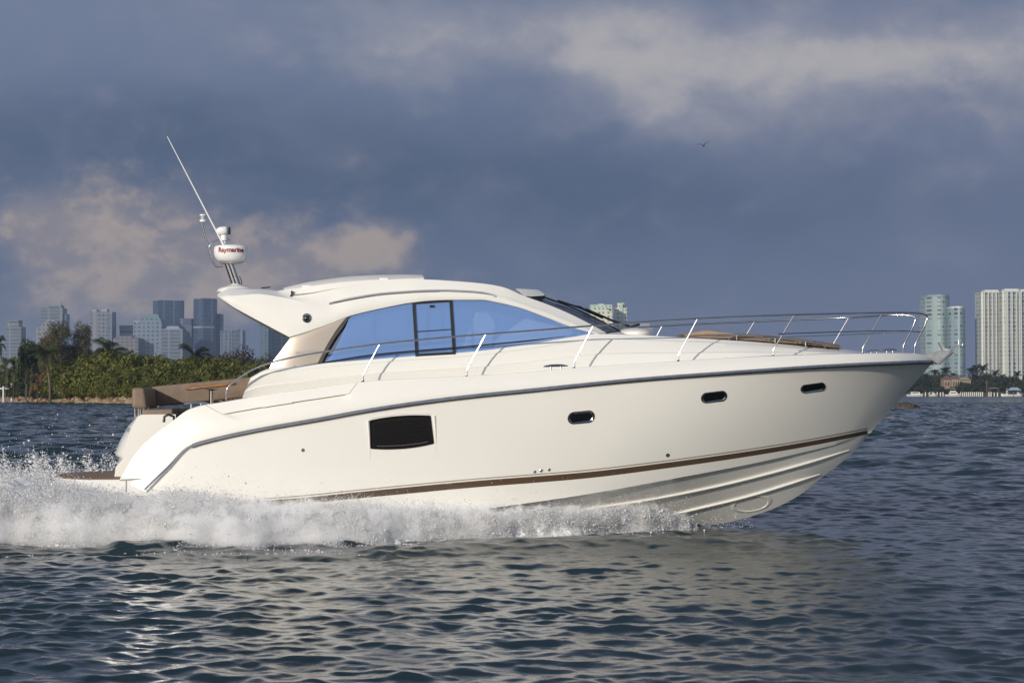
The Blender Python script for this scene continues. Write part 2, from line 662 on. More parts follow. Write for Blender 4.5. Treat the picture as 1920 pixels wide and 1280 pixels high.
# ---- portholes
for (x0, x1, y0, y1, tilt) in ((1065, 1114, 768.6, 795.4, 2.5), (1315, 1362, 731.5, 756, 3.0), (1501.5, 1546.5, 716, 737, 3.2)):
    cx, cy = (x0 + x1) / 2, (y0 + y1) / 2

    def outline(k, n=44):
        hh = (y1 - y0 - 2 * tilt) / 2 * k
        hw = (x1 - x0) / 2 - (1 - k) * (y1 - y0) / 2
        pts = []
        for a in np.linspace(0, 2 * math.pi, n, endpoint=False):
            ex = (hw - hh) * (1 if math.cos(a) > 0 else -1) + hh * math.cos(a)
            ey = hh * math.sin(a) - tilt * ex / hw
            pts.append((cx + ex, cy - ey if False else cy + ey))
        return pts
    rings_ = []
    for k, off in ((1.06, 0.0), (1.02, .016), (.84, .018), (.74, .010), (.70, -.012)):
        rings_.append([tuple(hit(a, b, off)[0]) for a, b in outline(k)])
    mb = MB()
    mb.grid(np.array(rings_[:3]), 0, closev=True)
    fr = mb
    ph = fr.pair("porthole", black_rub, yacht, angle=50)
    mb = MB()
    mb.grid(np.array(rings_[2:4]), 0, closev=True)
    mb.pair("chrome_ring", chrome, ph, angle=50)
    mb = MB()
    r = rings_[3]
    c = np.mean(np.array(r), 0)
    mb.add([c] + r, [(0, i + 1, (i + 1) % len(r) + 1) for i in range(len(r))])
    mb.pair("pane", dark_glass, ph, smooth=False)

# ---- dark engine-air vent in the topsides
vt = [(694, 789), (720, 784), (748, 780.8), (778, 779.4), (806, 780)]
vb = [(696, 839.5), (724, 840.5), (752, 839.5), (783, 836), (812, 830)]
mb = MB()
P = []
for i in range(41):
    q = i / 40
    a = (np.interp(q * 4, range(5), [k[0] for k in vt]), pchip(range(5), [k[1] for k in vt], [q * 4])[0])
    b = (np.interp(q * 4, range(5), [k[0] for k in vb]), pchip(range(5), [k[1] for k in vb], [q * 4])[0])
    P.append([tuple(hit(a[0] + (b[0] - a[0]) * k, a[1] + (b[1] - a[1]) * k, .008)[0]) for k in np.linspace(0, 1, 13)])
P = np.array(P)
mb.grid(P)
edge = list(P[:, 0]) + list(P[-1, 1:]) + list(P[::-1, -1][1:]) + list(P[0, ::-1][1:-1])
mb.tube(edge, .016, 6, closed=True)
vent = mb.pair("air_vent", vent_dark, yacht)
mb = MB()
for j in range(2, 11):
    mb.tube([p + np.array([0, -.006, 0]) for p in P[3:38, j]], .007, 5)
mb.pair("louvre_panel", vent_dark, vent)
mb = MB()
mb.tube([p + np.array([0, -.012, .0]) for p in P[4:38, 11]], .011, 6)
mb.pair("lower_lip", mat("dull_bronze", (.12, .10, .09), .35, metal=.5), vent)
mb = MB()
for (xa, ya, xb, yb) in ((689.5, 788, 693, 864), (814, 779, 816.5, 848)):
    pts = [hit(xa + (xb - xa) * k + 1.2 * math.sin(k * 3.1), ya + (yb - ya) * k, .0)[0] for k in np.linspace(0, 1, 12)]
    mb.tube(pts, [.022 * (1 - k) + .004 for k in np.linspace(0, 1, 12)], 6)
mb.tube([hit(x, y - 5, 0)[0] for x, y in vt], .009, 6)
mb.pair("vent_surround", gel, vent)

# ---- topside coaming (bulwark) above the rub rail
TOE = [(224, 899, 1.80), (250, 856, 1.84), (292, 813, 1.88), (325, 788, 1.90), (355, 767.5, 1.92), (385, 759, 1.94), (412, 755, 1.96), (450, 748.5, 1.98),
       (500, 740, 2.02), (600, 726.5, 2.06), (681, 716, 2.09), (780, 710, 2.11), (875, 705.5, 2.12), (980, 699, 2.11), (1077, 690, 2.08), (1180, 683, 2.04),
       (1272, 677.5, 1.98), (1360, 672, 1.90), (1450, 667.5, 1.77), (1540, 664.5, 1.56), (1617, 663, 1.28), (1675, 662, .90), (1712, 663, .55), (1737, 667, .26), (1752, 675, .03)]
toe = line(TOE, uu)
toe_b = lambda x: float(pchip([k[0] for k in TOE], [k[2] for k in TOE], [x])[0])
toe_y = lambda x: float(pchip([k[0] for k in TOE], [k[1] for k in TOE], [x])[0])
CRE = [(417, 776.5), (470, 767), (600, 746.5), (654, 738)]


def to_px(P):
    w = np.array([0, YB, 0]) + P[..., :1] * ES + P[..., 1:2] * ET + np.concatenate([np.zeros_like(P[..., :2]), P[..., 2:]], -1)
    r = w - np.array([0, 0, ZC])
    fw = r[..., 1] * CP + r[..., 2] * SP_
    upc = -r[..., 1] * SP_ + r[..., 2] * CP
    return 960 + FPX * r[..., 0] / fw, 640 - FPX * upc / fw


NUc = 420
uc = np.linspace(0, 1, NUc)
shc, toc = line(SHEER, uc), line(TOE, uc)
R_ = []
for v in np.linspace(0, 1, 60):
    P = shc + (toc - shc) * v
    P[:, 1] -= .045 * math.sin(math.pi * v ** .8) * np.clip(uc * 10, .2, 1) * np.clip((1 - uc) * 5, 0, 1)
    R_.append(P)
R_ = np.array(R_)
X_, Y_ = to_px(R_)
yc = np.interp(X_, [c[0] for c in CRE], [c[1] for c in CRE])
below = Y_ - yc
win = np.clip((X_ - 417 - below * 1.5) / 9, 0, 1) * np.clip((660 - X_ - below * .2) / 16, 0, 1)
length = np.interp(X_, [417, 455, 660], [10, 20, 14])
dep = np.where(below > 0, .060 * np.clip(1 - below / length, 0, 1) ** 1.2, 0) * win
R_[..., 1] += dep
mb = MB()
mb.grid(R_)
tin = toc.copy(); tin[:, 1] = np.minimum(tin[:, 1] + .075, -.01); tin[:, 2] += .012
mb.grid(np.array([toc, tin]))
coam_bvh = BVHTree.FromPolygons([Vector(v) for v in np.vstack(mb.v)], mb.f)
tdn = tin.copy(); tdn[:, 2] -= .12
mb.grid(np.array([tin, tdn]))
coaming = mb.pair("coaming", gel, yacht, angle=32, weld=True)
# hairline panel joints of the coaming
for pts in ([(385, 759), (417, 776.5)], [(654, 738), (670, 717)]):
    mb = MB()
    mb.tube([hit(pts[0][0] + (pts[1][0] - pts[0][0]) * k, pts[0][1] + (pts[1][1] - pts[0][1]) * k, 0, coam_bvh)[0] for k in np.linspace(.02, .98, 8)], .006, 5)
    mb.pair("panel_joint", seam, coaming)

# ---- rub rail
mb = MB()
P = line(SHEER, np.linspace(.058, 1, 200))
P[:, 1] -= .018
prof_ = [(0.0, .036), (-.028, .027), (-.040, .008), (-.040, -.008), (-.028, -.018), (0, -.022)]
rr_ = []
for i, p in enumerate(P):
    k = min(1.0, (len(P) - i) / 18 + .25)
    rr_.append([(p[0], p[1] + a * k, p[2] + b) for a, b in prof_])
mb.grid(np.array(rr_))
rub = mb.pair("rub_rail", rub_steel, yacht, angle=25)
mb = MB()
mb.grid(np.array([[(p[0], p[1] - .022, p[2] - .020), (p[0], p[1] - .024, p[2] - .034), (p[0], p[1] + .02, p[2] - .038)] for p in P]))
mb.pair("rubber_edge", black_rub, rub)
mb = MB()
P2 = line(SHEER, np.linspace(0, .059, 30))
P2[:, 1] -= .012
mb.tube(P2, np.linspace(.016, .026, 30), 8)
q2 = P2.copy(); q2[:, 2] += .045 * np.linspace(1, .15, 30); q2[:, 0] -= .045 * np.linspace(1, .15, 30)
mb.tube(q2, .011, 6)
mb.pair("stern_trim", chrome, rub)

# ---- decks inside the coaming
mb = MB()
dk = line(TOE, np.linspace(.14, .995, 120))
dk[:, 1] = np.minimum(dk[:, 1] + .07, 0)
dk[:, 2] -= .09
mb.grid(np.array([dk, dk * np.array([1, -1, 1])]))
mb.build("deck", gel_deck, yacht)

# ---- deckhouse sides and foredeck trunk
def bb(x, o): return -(max(toe_b(x) - o, .02))


LOW = [(452, 749), (480, 744.5), (540, 737), (602, 729), (700, 717), (780, 713), (850, 709.5), (902, 706.5), (996, 699.5), (1071, 693), (1117, 689), (1180, 685),
       (1280, 679.5), (1400, 673), (1500, 669), (1580, 666.5), (1640, 665)]
UP = [(470, 708, 1.64), (504, 692, 1.64), (560, 686, 1.63), (605, 681, 1.62), (700, 673.5, 1.61), (780, 667, 1.60), (850, 662, 1.59), (902, 657.5, 1.58), (996, 644.5, 1.53),
      (1071, 632, 1.46), (1117, 626, 1.40), (1180, 627.5, 1.32), (1280, 633, 1.2), (1400, 640, 1.02), (1500, 648, .80), (1580, 655, .50), (1636, 663, .16)]
lo = curve([(x, y + 2, bb(x, .48 if x < 1500 else .62)) for x, y in LOW], 300)
up = curve([(x, y, -t) for x, y, t in UP], 300)
prof = []
for v, ledge in ((0, 0), (.20, 0), (.40, 0), (.435, .022), (.62, .022), (.84, .022), (.87, .044), (1.0, .044)):
    P = lo + (up - lo) * v
    bulge = .05 * math.sin(math.pi * v)
    P[:, 1] += ledge - .044 - bulge
    P[:, 1] = np.minimum(P[:, 1], -.02)
    prof.append(P)
mb = MB()
mb.grid(np.array(prof))
mb.grid(np.array([prof[-1], prof[-1] + np.array([0, .10, .012])]))
house_bvh = BVHTree.FromPolygons([Vector(v) for v in np.vstack(mb.v)], mb.f)
mb.mirrored()
# aft edges turned inboard
a0 = np.array([p[0] for p in prof])
mb.grid(np.array([a0, a0 + np.array([.0, .35, 0])]))
mb.grid(np.array([a0 * [1, -1, 1], (a0 + np.array([0, .35, 0])) * [1, -1, 1]]))
house = mb.build("deckhouse", gel, yacht, angle=24, weld=True)
# trunk top
i0 = int(np.argmax(to_px(up)[0] > 1095))
u2 = up[i0:].copy()
acc = []
for w in np.linspace(-1, 1, 15):
    P = u2.copy()
    P[:, 1] = u2[:, 1] * -w if False else -np.abs(u2[:, 1]) * -w
    P[:, 2] += .035 * (1 - w * w) * np.clip(np.abs(u2[:, 1]), 0, 1)
    acc.append(P)
mb = MB()
mb.grid(np.array(acc))
mb.build("foredeck", gel_deck, yacht)

# ---- hardtop
RL = [(408, 556, 1.40), (440, 577, 1.46), (490, 604, 1.52), (543, 632, 1.57), (583, 619, 1.57), (620, 606, 1.57), (656, 592, 1.57), (719, 577, 1.56), (773, 567, 1.56),
      (812, 563, 1.55), (844, 562, 1.55), (900, 562, 1.54), (933, 567, 1.53), (975, 577, 1.52), (1017, 592, 1.49), (1058, 608, 1.45), (1090, 619, 1.41), (1117, 626.5, 1.37)]
RM = [(407.5, 554, 1.38), (440, 554, 1.44), (483, 551, 1.46), (530, 557.5, 1.48), (577, 567, 1.51), (616, 573, 1.52), (653, 562, 1.52), (719, 550, 1.51), (772, 545, 1.51),
      (811, 543, 1.50), (844, 544, 1.50), (900, 546, 1.49), (937, 553, 1.48), (980, 567, 1.47), (1024, 582, 1.44), (1065, 598.5, 1.40), (1098, 612.5, 1.36), (1127, 625, 1.32)]
RU = [(409, 550, 1.30), (434, 541, 1.16), (487, 541.5, 1.16), (520, 545, 1.20), (560, 540, 1.30), (607, 533, 1.38), (650, 528, 1.40), (719, 524, 1.40), (772, 523.5, 1.40),
      (811, 524.5, 1.39), (844, 526.5, 1.39), (900, 531, 1.38), (940, 537.5, 1.37), (986, 556, 1.36), (1030, 572, 1.33), (1072, 590, 1.30), (1105, 606.5, 1.27), (1137, 624, 1.22)]
neg = lambda L: [(x, y, -t) for x, y, t in L]
nR = 240
rl, rm, ru = curve(neg(RL), nR), curve(neg(RM), nR), curve(neg(RU), nR)
# keep the sharp corner of the wing
rl = np.vstack([curve(neg(RL[:4]), 50, True), curve(neg(RL[3:]), nR - 50)])
rm = np.vstack([curve(neg(RM[:4]), 50), curve(neg(RM[3:]), nR - 50)])
ru = np.vstack([curve(neg(RU[:4]), 50), curve(neg(RU[3:]), nR - 50)])
nf = int(np.argmax(to_px(ru)[0] > 975))                # front edge of the solid roof
side = [rl + (rm - rl) * v for v in np.linspace(0, 1, 7)]
for k, v in enumerate(np.linspace(0, 1, 7)):
    side[k] = side[k] + np.array([0, -.03 * math.sin(math.pi * v), 0])
side += [rm + (ru - rm) * v for v in np.linspace(.15, 1, 6)]
ins = ru + np.array([0, .14, .0]); ins[:, 2] += .012
mb = MB()
mb.grid(np.array(side + [ins]))
roof_bvh = BVHTree.FromPolygons([Vector(v) for v in np.vstack(mb.v)], mb.f)
low_in = rl + np.array([0, .13, 0])
mb.grid(np.array([low_in, rl]))
mb.grid(np.array([ins[nf:] - np.array([0, 0, .02]), low_in[nf:]]))
mb.mirrored()
top_ = []
for w in np.linspace(-1, 1, 13):
    P = ins[:nf + 1].copy()
    P[:, 1] = np.abs(P[:, 1]) * w
    P[:, 2] += .04 * (1 - w * w)
    top_.append(P)
mb.grid(np.array(top_))
und = []
for w in np.linspace(-1, 1, 7):
    P = low_in[:nf + 1].copy()
    P[50:, 2] = ins[50:nf + 1, 2] - .10
    P[:, 1] = np.abs(P[:, 1]) * w
    und.append(P)
mb.grid(np.array(und))
a0 = np.array([s_[0] for s_ in side] + [ins[0]])
mb.grid(np.array([a0, a0 * [1, -1, 1]]))
hardtop = mb.build("hardtop", gel, yacht, angle=26, weld=True)

# roof grab rail (dark groove with a bright rod)
GR = [(617, 567.5), (650, 561), (729, 549.5), (823, 545), (880, 547), (918, 551.5), (931, 555)]
mb = MB(); mb2 = MB()
g_ = np.array(GR, float)
gp = [hit(x, y, .0, roof_bvh)[0] for x, y in zip(np.linspace(617, 931, 70), pchip(g_[:, 0], g_[:, 1], np.linspace(617, 931, 70)))]
mb.tube([p + Vector((0, -.012, .0)) for p in gp], [.006 + .016 * min(1, i / 6, (69 - i) / 6) for i in range(70)], 8)
mb2.tube([p + Vector((0, -.008, -.026)) for p in gp], .010, 6)
grab = mb.pair("roof_rail", mat("brushed_steel", (.60, .60, .60), .42, metal=.8), yacht)
mb2.pair("rail_gasket", mat("grey_rubber", (.10, .10, .10), .5), grab)
# round courtesy light on the wing
p, n = hit(575, 596, 0, roof_bvh)
mb = MB()
mb.lathe([(.080, -.004), (.082, .018), (.064, .026), (.048, .012)], p, n, 28, 0)
mb.lathe([(.048, .012), (.03, .020), (.001, .024)], p, n, 28, 1)
mb.pair("wing_light", [chrome, dark_glass], hardtop)

# sliding roof panel
HU = [(531, 540, .95), (583, 528, 1.0), (667, 517.5, 1.02), (719, 515.3, 1.02), (760, 514.8, 1.02), (792, 515.5, 1.0)]
HL = [(539, 554, 1.22), (590, 537, 1.26), (655, 528.5, 1.28), (719, 524.3, 1.28), (760, 522.5, 1.27), (795, 521, 1.22)]
hu, hl = curve(neg(HU), 70), curve(neg(HL), 70)
mb = MB()
edge_ = hl - np.array([0, -.03, .05])
rowsH = [edge_, hl] + [hu + np.array([0, (1.0 - w) * 0, 0]) for w in (1,)]
mb.grid(np.array(rowsH)).mirrored()
mb.grid(np.array([hu * np.array([1, w * -1, 1]) + np.array([0, 0, .03 * (1 - w * w)]) for w in np.linspace(1, -1, 9)]))
for i in (0, -1):
    a0 = np.array([r[i] for r in rowsH])
    mb.grid(np.array([a0, a0 * [1, -1, 1]]))
mb.build("sliding_roof_panel", gel_deck, hardtop, angle=30, weld=True)
for x, y in ((575, 537), (720, 523.5)):
    mb = MB()
    c = B(x, y, -1.27)
    mb.box(c, (.16, .05, .05), bev=.012)
    mb.pair("panel_catch", gel, hardtop)

# visor ahead of the roof opening
VA = [(966, 541.5, 1.30), (985, 556.5, 1.30), (1020, 554, 1.05), (1021, 551, 1.0), (1008, 543, .95), (969, 541, 1.0)]
vp = B(*[np.array([k[i] for k in VA]) for i in (0, 1)], -np.array([k[2] for k in VA]))
mb = MB()
mb.grid(np.array([vp * np.array([1, w, 1]) + np.array([.10 * (1 - w * w), 0, .01 * (1 - w * w)]) for w in np.linspace(1, -1, 11)]), closev=True)
mb.add(vp, [tuple(range(6))]).add(vp * [1, -1, 1], [tuple(reversed(range(6)))])
mb.build("roof_visor", gel_deck, hardtop, angle=25, weld=True)

# ---- side glazing
WB = [(602, 681), (700, 673.5), (780, 667), (850, 662), (902, 657.5), (996, 644.5), (1071, 632), (1117, 626.5)]
WT = [(656, 592.5), (719, 577), (773, 567), (844, 562), (900, 562), (975, 577), (1058, 608), (1117, 626)]


def wpt(x, y, off=0.0):
    """point of the side glass plane"""
    hw = np.interp(x, [600, 850, 1000, 1060, 1117], [1.60, 1.58, 1.525, 1.46, 1.39])
    yb = np.interp(x, [k[0] for k in WB], [k[1] for k in WB])
    return B(x, y, -(hw + off) + .0006 * np.clip(yb - np.asarray(y), -5, 120))


def glass_edge(q):
    """left edge of the glass, q=0 bottom"""
    return 602 + 54 * q ** 1.0 + (-7) * 4 * q * (1 - q) * .55, 681 - 88.5 * q


mb = MB()
gl_x = []
rowsG = []
nx = 120
xs = np.linspace(0, 1, nx)
for v in np.linspace(0, 1, 20):
    ex, ey = glass_edge(v)
    x = ex + (1117 - ex) * xs
    b_ = np.interp(x, [k[0] for k in WB], [k[1] for k in WB])
    t_ = pchip([k[0] for k in WT], [k[1] for k in WT], np.maximum(x, 656))
    el = np.where(x < 656, np.interp(x, [602, 617, 630, 643, 656], [681, 655, 632, 611, 592.5]), t_)
    rowsG.append(wpt(x, b_ + (np.minimum(el, b_) - b_) * v, -.005))
mb.grid(np.array(rowsG))
side_glass = mb.pair("side_window", blue_glass, yacht, weld=True, angle=60)
# dark sill line inside the glass
mb = MB()
L1 = [(604, 680), (700, 665), (780, 657.5), (850, 652), (902, 647), (996, 638), (1060, 630)]
pp = [wpt(np.array(x), np.array(y), .004) for x, y in zip(np.linspace(604, 1060, 60), pchip([k[0] for k in L1], [k[1] for k in L1], np.linspace(604, 1060, 60)))]
mb.tube(pp, [.013 * min(1, (60 - i) / 12 + .15) for i in range(60)], 6)
mb.pair("sill_line", dark_frame, side_glass)
# black frame of the opening pane
mb = MB()
qd = [(775.5, 567.2), (845, 562.5), (851.5, 662), (781.5, 666)]
cyc = [wpt(np.array(x), np.array(y), .008) for x, y in qd]


def bar(mb_, a, b, w, d=.02):
    a, b = Vector(a), Vector(b)
    u_ = (b - a).normalized()
    n_ = Vector((0, -1, 0))
    s_ = u_.cross(n_).normalized() * w / 2
    mb_.prism([a - s_, a + s_, b + s_, b - s_], n_ * d)


for i in range(4):
    a, b = Vector(cyc[i]), Vector(cyc[(i + 1) % 4])
    e = (b - a).normalized() * .022
    bar(mb, a - e, b + e, .052, .012 + .002 * (i % 2))
sl_fr = mb.pair("window_frame", dark_frame, side_glass, smooth=False)
mb = MB()
c = wpt(np.array(810.), np.array(574.), .012)
mb.box(c, (.085, .012, .040), bev=.004)
mb.pair("window_latch", dark_frame, side_glass, smooth=False)
mb = MB()
a, b = wpt(np.array(780.), np.array(621.5), .008), wpt(np.array(848.), np.array(617.), .008)
bar(mb, a, b, .012, .008)
mb.pair("pane_edge", dark_frame, side_glass, smooth=False)
# trim between pillar panel and glass
mb = MB()
fr1, fr2 = [], []
for v in np.linspace(0, 1, 24):
    ex, ey = glass_edge(v)
    w = 6.5 - 2.0 * v
    fr1.append(tuple(wpt(np.array(ex - w), np.array(ey), .022)))
    fr2.append(tuple(wpt(np.array(ex + 1.0), np.array(ey), .012)))
mb.grid(np.array([fr1, fr2]))
mb.pair("glass_trim", mat("bronze_trim", (.14, .125, .11), .4, metal=.4), side_glass)

# champagne quarter panel
QL = [(503, 693), (512, 676), (527, 656.5), (536, 644), (544, 633.5), (560, 627.5), (583, 619), (620, 606), (655, 592.5)]
QR = [(597, 682), (603.5, 665), (611, 650), (616, 641.5), (620.5, 634), (628.5, 621.5), (637, 609.5), (645, 600), (651, 593.5)]
mb = MB()
A = [wpt(np.array(a, float), np.array(b, float), .016) for a, b in QL]
Cc = [wpt(np.array(a, float), np.array(b, float), .016) for a, b in QR]
rowsQ = []
for i in range(len(A)):
    r = []
    for v in np.linspace(0, 1, 12):
        p = A[i] + (Cc[i] - A[i]) * v
        p = p + np.array([0, .10 * (1 - v) ** 3 * (1 - i / 8.0), 0])
        r.append(p)
    rowsQ.append(r)
rowsQ = np.array(rowsQ)
mb.grid(rowsQ)
mb.grid(np.array([rowsQ[:, 0], rowsQ[:, 0] + np.array([.03, .30, 0])]))
qp_bvh = BVHTree.FromPolygons([Vector(v) for v in np.vstack(mb.v)], mb.f)
qpanel = mb.pair("quarter_panel", champagne, yacht, angle=35)
p, n = hit(552, 687, .002, qp_bvh)
if p is not None:
    mb = MB()
    mb.lathe([(.016, 0), (.012, .012), (.001, .014)], p, n, 10)
    mb.build("panel_stud", black_rub, qpanel[0])


def letter_on(txt, px, py, size, bvh, name, m_, parent, bold=0., off=.004, slope=0.0, squash=1.0):
    p, n = hit(px, py, off, bvh)
    if p is None:
        return
    v, f = text_geo(txt, size, bold)
    yv = (Vector((0, 0, 1)) - n * n.z).normalized()
    xv = yv.cross(n).normalized()
    R = Matrix.Rotation(slope, 3, n)
    xv, yv = R @ xv, R @ yv
    P = [p + xv * (k[0] * squash) + yv * k[1] for k in v]
    mb_ = MB()
    mb_.add([tuple(k) for k in P], f)
    return mb_.build(name, m_, parent, smooth=False, normals=False)


letter_on("PRESTIGE", 574, 660.5, .072, qp_bvh, "name_lettering", grey_ink, qpanel[0], .002, .010, rad(5), 1.25)

def hexa(mb_, pts, off, bev=.05, mi=0):
    bm = bmesh.new()
    a = [bm.verts.new(tuple(p)) for p in pts]
    b = [bm.verts.new(tuple(np.asarray(p) + np.asarray(off))) for p in pts]
    n = len(a)
    bm.faces.new(a)
    bm.faces.new(list(reversed(b)))
    for i in range(n):
        bm.faces.new((a[i], b[i], b[(i + 1) % n], a[(i + 1) % n]))
    bmesh.ops.recalc_face_normals(bm, faces=bm.faces)
    bmesh.ops.bevel(bm, geom=bm.edges[:], offset=bev, segments=4, affect='EDGES', profile=.6, clamp_overlap=True)
    bm.verts.index_update()
    mb_.add([tuple(v.co) for v in bm.verts], [[v.index for v in f.verts] for f in bm.faces], mi)
    bm.free()


# ---- interior seen through the glass
cab = MB()
for (x0, x1, ya, yb, t0, t1) in ((640, 1080, 662, 690, -1.30, 1.45),):
    f0 = B(np.array([620., 1110., 1110., 620.]), np.array([690., 672., 672., 690.]), np.array([-1.45, -1.3, 1.3, 1.45]))
    f0[:, 2] = [f0[0, 2], f0[1, 2], f0[1, 2], f0[0, 2]]
    f0[2, 0], f0[3, 0] = f0[1, 0], f0[0, 0]
    cab.add(f0, [(0, 1, 2, 3)])
cab.build("cabin_sole", teak, yacht, smooth=False)
cream = mat("cream_leather", (.66, .65, .62), .5, vary=(4, .06))
mb = MB()
q = B(np.array([905., 1010., 1085., 1040., 985., 940.]), np.array([655., 646., 622., 610., 597., 628.]), -.95)
mb.prism(q, (0, 1.9, 0))
mb.build("helm_console", plast, yacht, smooth=False)
mb = MB()
q = B(np.array([866., 925., 931., 912., 893., 884.]), np.array([656., 652., 606., 578., 580., 610.]), -1.0)
hexa(mb, q, (0, .6, 0), .05)
mb.build("helm_seat", cream, yacht, angle=50)
mb = MB()
q = B(np.array([650., 772., 772., 655.]), np.array([672., 663., 628., 634.]), .55)
hexa(mb, q, (0, .6, 0), .06)
mb.build("saloon_sofa", cream, yacht, angle=50)
mb = MB()
hl_ = np.array([ins[i] for i in range(60, nf, 6)])
mb.grid(np.array([hl_ * [1, w, 1] - [0, 0, .13] for w in np.linspace(.92, -.92, 7)]))
mb.build("headliner", cream, yacht)
for xx in (700., 800., 905.):
    mb = MB()
    pa, pb_ = B(xx, 650, 1.35), B(xx + 6, 562, 1.30)
    bar(mb, pa, pb_, .07, .03)
    mb.build("port_window_post", dark_frame, yacht, smooth=False)
mb = MB()
x_ = B(np.array([545., 545., 545., 545.]), np.array([700., 700., 545., 545.]), np.array([-1.42, 1.42, 1.42, -1.42]))
x_[:, 0] = x_[0, 0]
x_[1, 2], x_[2, 2] = x_[0, 2], x_[3, 2]
mb.prism(x_, (.03, 0, 0))
mb.build("cockpit_door", dark_glass, yacht, smooth=False)

# ---- windshield
wa = curve([(987, 557, -1.36), (1030, 572.5, -1.33), (1072, 590.5, -1.30), (1105, 607, -1.27), (1137, 624.5, -1.22)], 40)
wa = wa + np.array([0, .03, .004])
acc = []
for w in np.linspace(-1, 1, 25):
    P = wa.copy()
    P[:, 1] = np.abs(P[:, 1]) * w
    k = 1 - abs(w) ** 2.2
    P[:, 0] += .40 * k
    P[:, 2] += .055 * k
    acc.append(P)
mb = MB()
mb.grid(np.array(acc))
wshield = mb.build("windshield", wind_glass, yacht)
acc = np.array(acc)
mb = MB()
mb.tube(acc[:, -1] + np.array([0.01, 0, .0]), .022, 6)
mb.tube(acc[:, 0] + np.array([-.01, 0, .0]), .016, 6)
for k in (8, 16):
    mb.tube(acc[k] + np.array([0, 0, .008]), .016, 6)
mb.build("windshield_frame", dark_frame, wshield)
mb = MB()
base_ = acc[:, -1]
b0 = base_.copy(); b0[:, 2] -= .05; b0[:, 0] -= .02
b1 = base_ + np.array([.02, 0, .0])
b2 = base_ + np.array([.32, 0, -.06]); b2[:, 1] *= .96
mb.grid(np.array([b0, b1, b2]))
mb.build("dashboard_cowl", gel_deck, wshield)
# wipers
def wiper(t0, t1, flip=1):
    piv = Vector(B(1192, 613.5, t0))
    m_b = MB()
    blade_c = Vector(B(1098, 580, t1))
    m_b.box(piv + Vector((-.05, 0, .02)), (.26, .06, .05), Euler((0, rad(-18), 0)), bev=.012)
    arm = [piv + Vector((-.12, 0, .03)), Vector(B(1150, 601, t0 + (t1 - t0) * .4)), blade_c + Vector((0, 0, .012))]
    m_b.tube(arm, .016, 6)
    m_b.tube([p + Vector((0, .05, -.012)) for p in arm], .012, 6)
    wp = m_b.build("wiper", black_rub, yacht)
    m_b = MB()
    a_, b_ = Vector(B(1046, 563.5, t1 - .28 * flip)), Vector(B(1130, 596, t1 + .36 * flip))
    m_b.tube([a_, (a_ + b_) / 2 + Vector((0, 0, .025)), b_], .018, 6)
    m_b.tube([a_.lerp(b_, .2), (a_ + b_) / 2 + Vector((0, 0, .05)), a_.lerp(b_, .8)], .010, 6)
    m_b.build("wiper_blade", black_rub, wp)


wiper(-.35, -.55)
wiper(.25, .05)
# low instrument hump on the cowl
mb = MB()
hc = B(1188, 627, -.25)
mb.add(*(lambda P, n: (P.reshape(-1, 3), [(i * 24 + j, (i + 1) * 24 + j, (i + 1) * 24 + (j + 1) % 24, i * 24 + (j + 1) % 24) for i in range(n - 1) for j in range(24)]))(
    np.array([[hc + np.array([.34 * math.cos(a_) * math.cos(e_), .75 * math.sin(a_) * math.cos(e_), .125 * math.sin(e_)]) for a_ in np.linspace(0, 2 * math.pi, 24, endpoint=False)] for e_ in np.linspace(-.4, 1.55, 10)]), 10))
mb.build("cowl_hump", gel_deck, wshield, angle=60)

# ---- foredeck sun pad
PL = [(1285, 632, .80), (1340, 634, .95), (1400, 637.5, .98), (1480, 643.5, .92), (1540, 649, .78), (1577, 653, .60)]
PU = [(1290, 629, .74), (1340, 627.5, .90), (1400, 627, .92), (1480, 633.5, .86), (1540, 641, .72), (1574, 647, .54)]
pl_, pu_ = curve(neg(PL), 60), curve(neg(PU), 60)
mb = MB()
rws = [pl_, pl_ + (pu_ - pl_) * .55 + np.array([0, -.02, 0]), pu_]
mb.grid(np.array(rws)).mirrored()
mb.grid(np.array([pu_ * np.array([1, -w, 1]) + np.array([0, 0, .035 * (1 - w * w)]) for w in np.linspace(1, -1, 13)]))
for i in (0, -1):
    a0 = np.array([r[i] for r in rws]); mb.grid(np.array([a0, a0 * [1, -1, 1]]))
sunpad = mb.build("sun_pad", taupe, yacht, angle=35, weld=True)
HPx = np.linspace(1282, 1378, 24)
hp_t = pchip([1282, 1300, 1325, 1345, 1378], [630, 623.5, 620.3, 623, 626.5], HPx)
acc = []
for w in np.linspace(-1, 1, 17):
    P = B(HPx, hp_t, -.55)
    P[:, 1] = .62 * w
    P[:, 2] += .012 * abs(math.sin(w * 9))
    acc.append(P)
low = [B(HPx, np.full(24, 633.0), -.60), ]
lowp = low[0].copy(); lowp[:, 1] = -.66
hi_ = acc[0].copy()
mb = MB()
mb.grid(np.array([lowp] + acc + [lowp * [1, -1, 1]]))
mb.build("pad_headrest", tan_pad, sunpad, angle=50)
mb = MB()
for seg in ((1366, 1436), (1442, 1494), (1500, 1548)):
    mb = MB()
    xs_ = np.linspace(*seg, 10)
    yy_ = np.interp(xs_, [1360, 1383, 1440, 1497, 1548], [632, 627.5, 632, 638, 646])
    tt_ = -np.interp(xs_, [1360, 1480, 1548], [1.02, .97, .82])
    P = B(xs_, yy_, tt_)
    P[0, 2] -= .05; P[-1, 2] -= .05
    mb.tube(P, .012, 6)
    mb.tube([P[2], P[2] - np.array([0, 0, .09])], .012, 6)
    mb.pair("pad_rail", chrome, sunpad)

# ---- guard rails
def rail_t(x): return -(toe_b(min(max(x - 30, 430), 1700)) - .04)


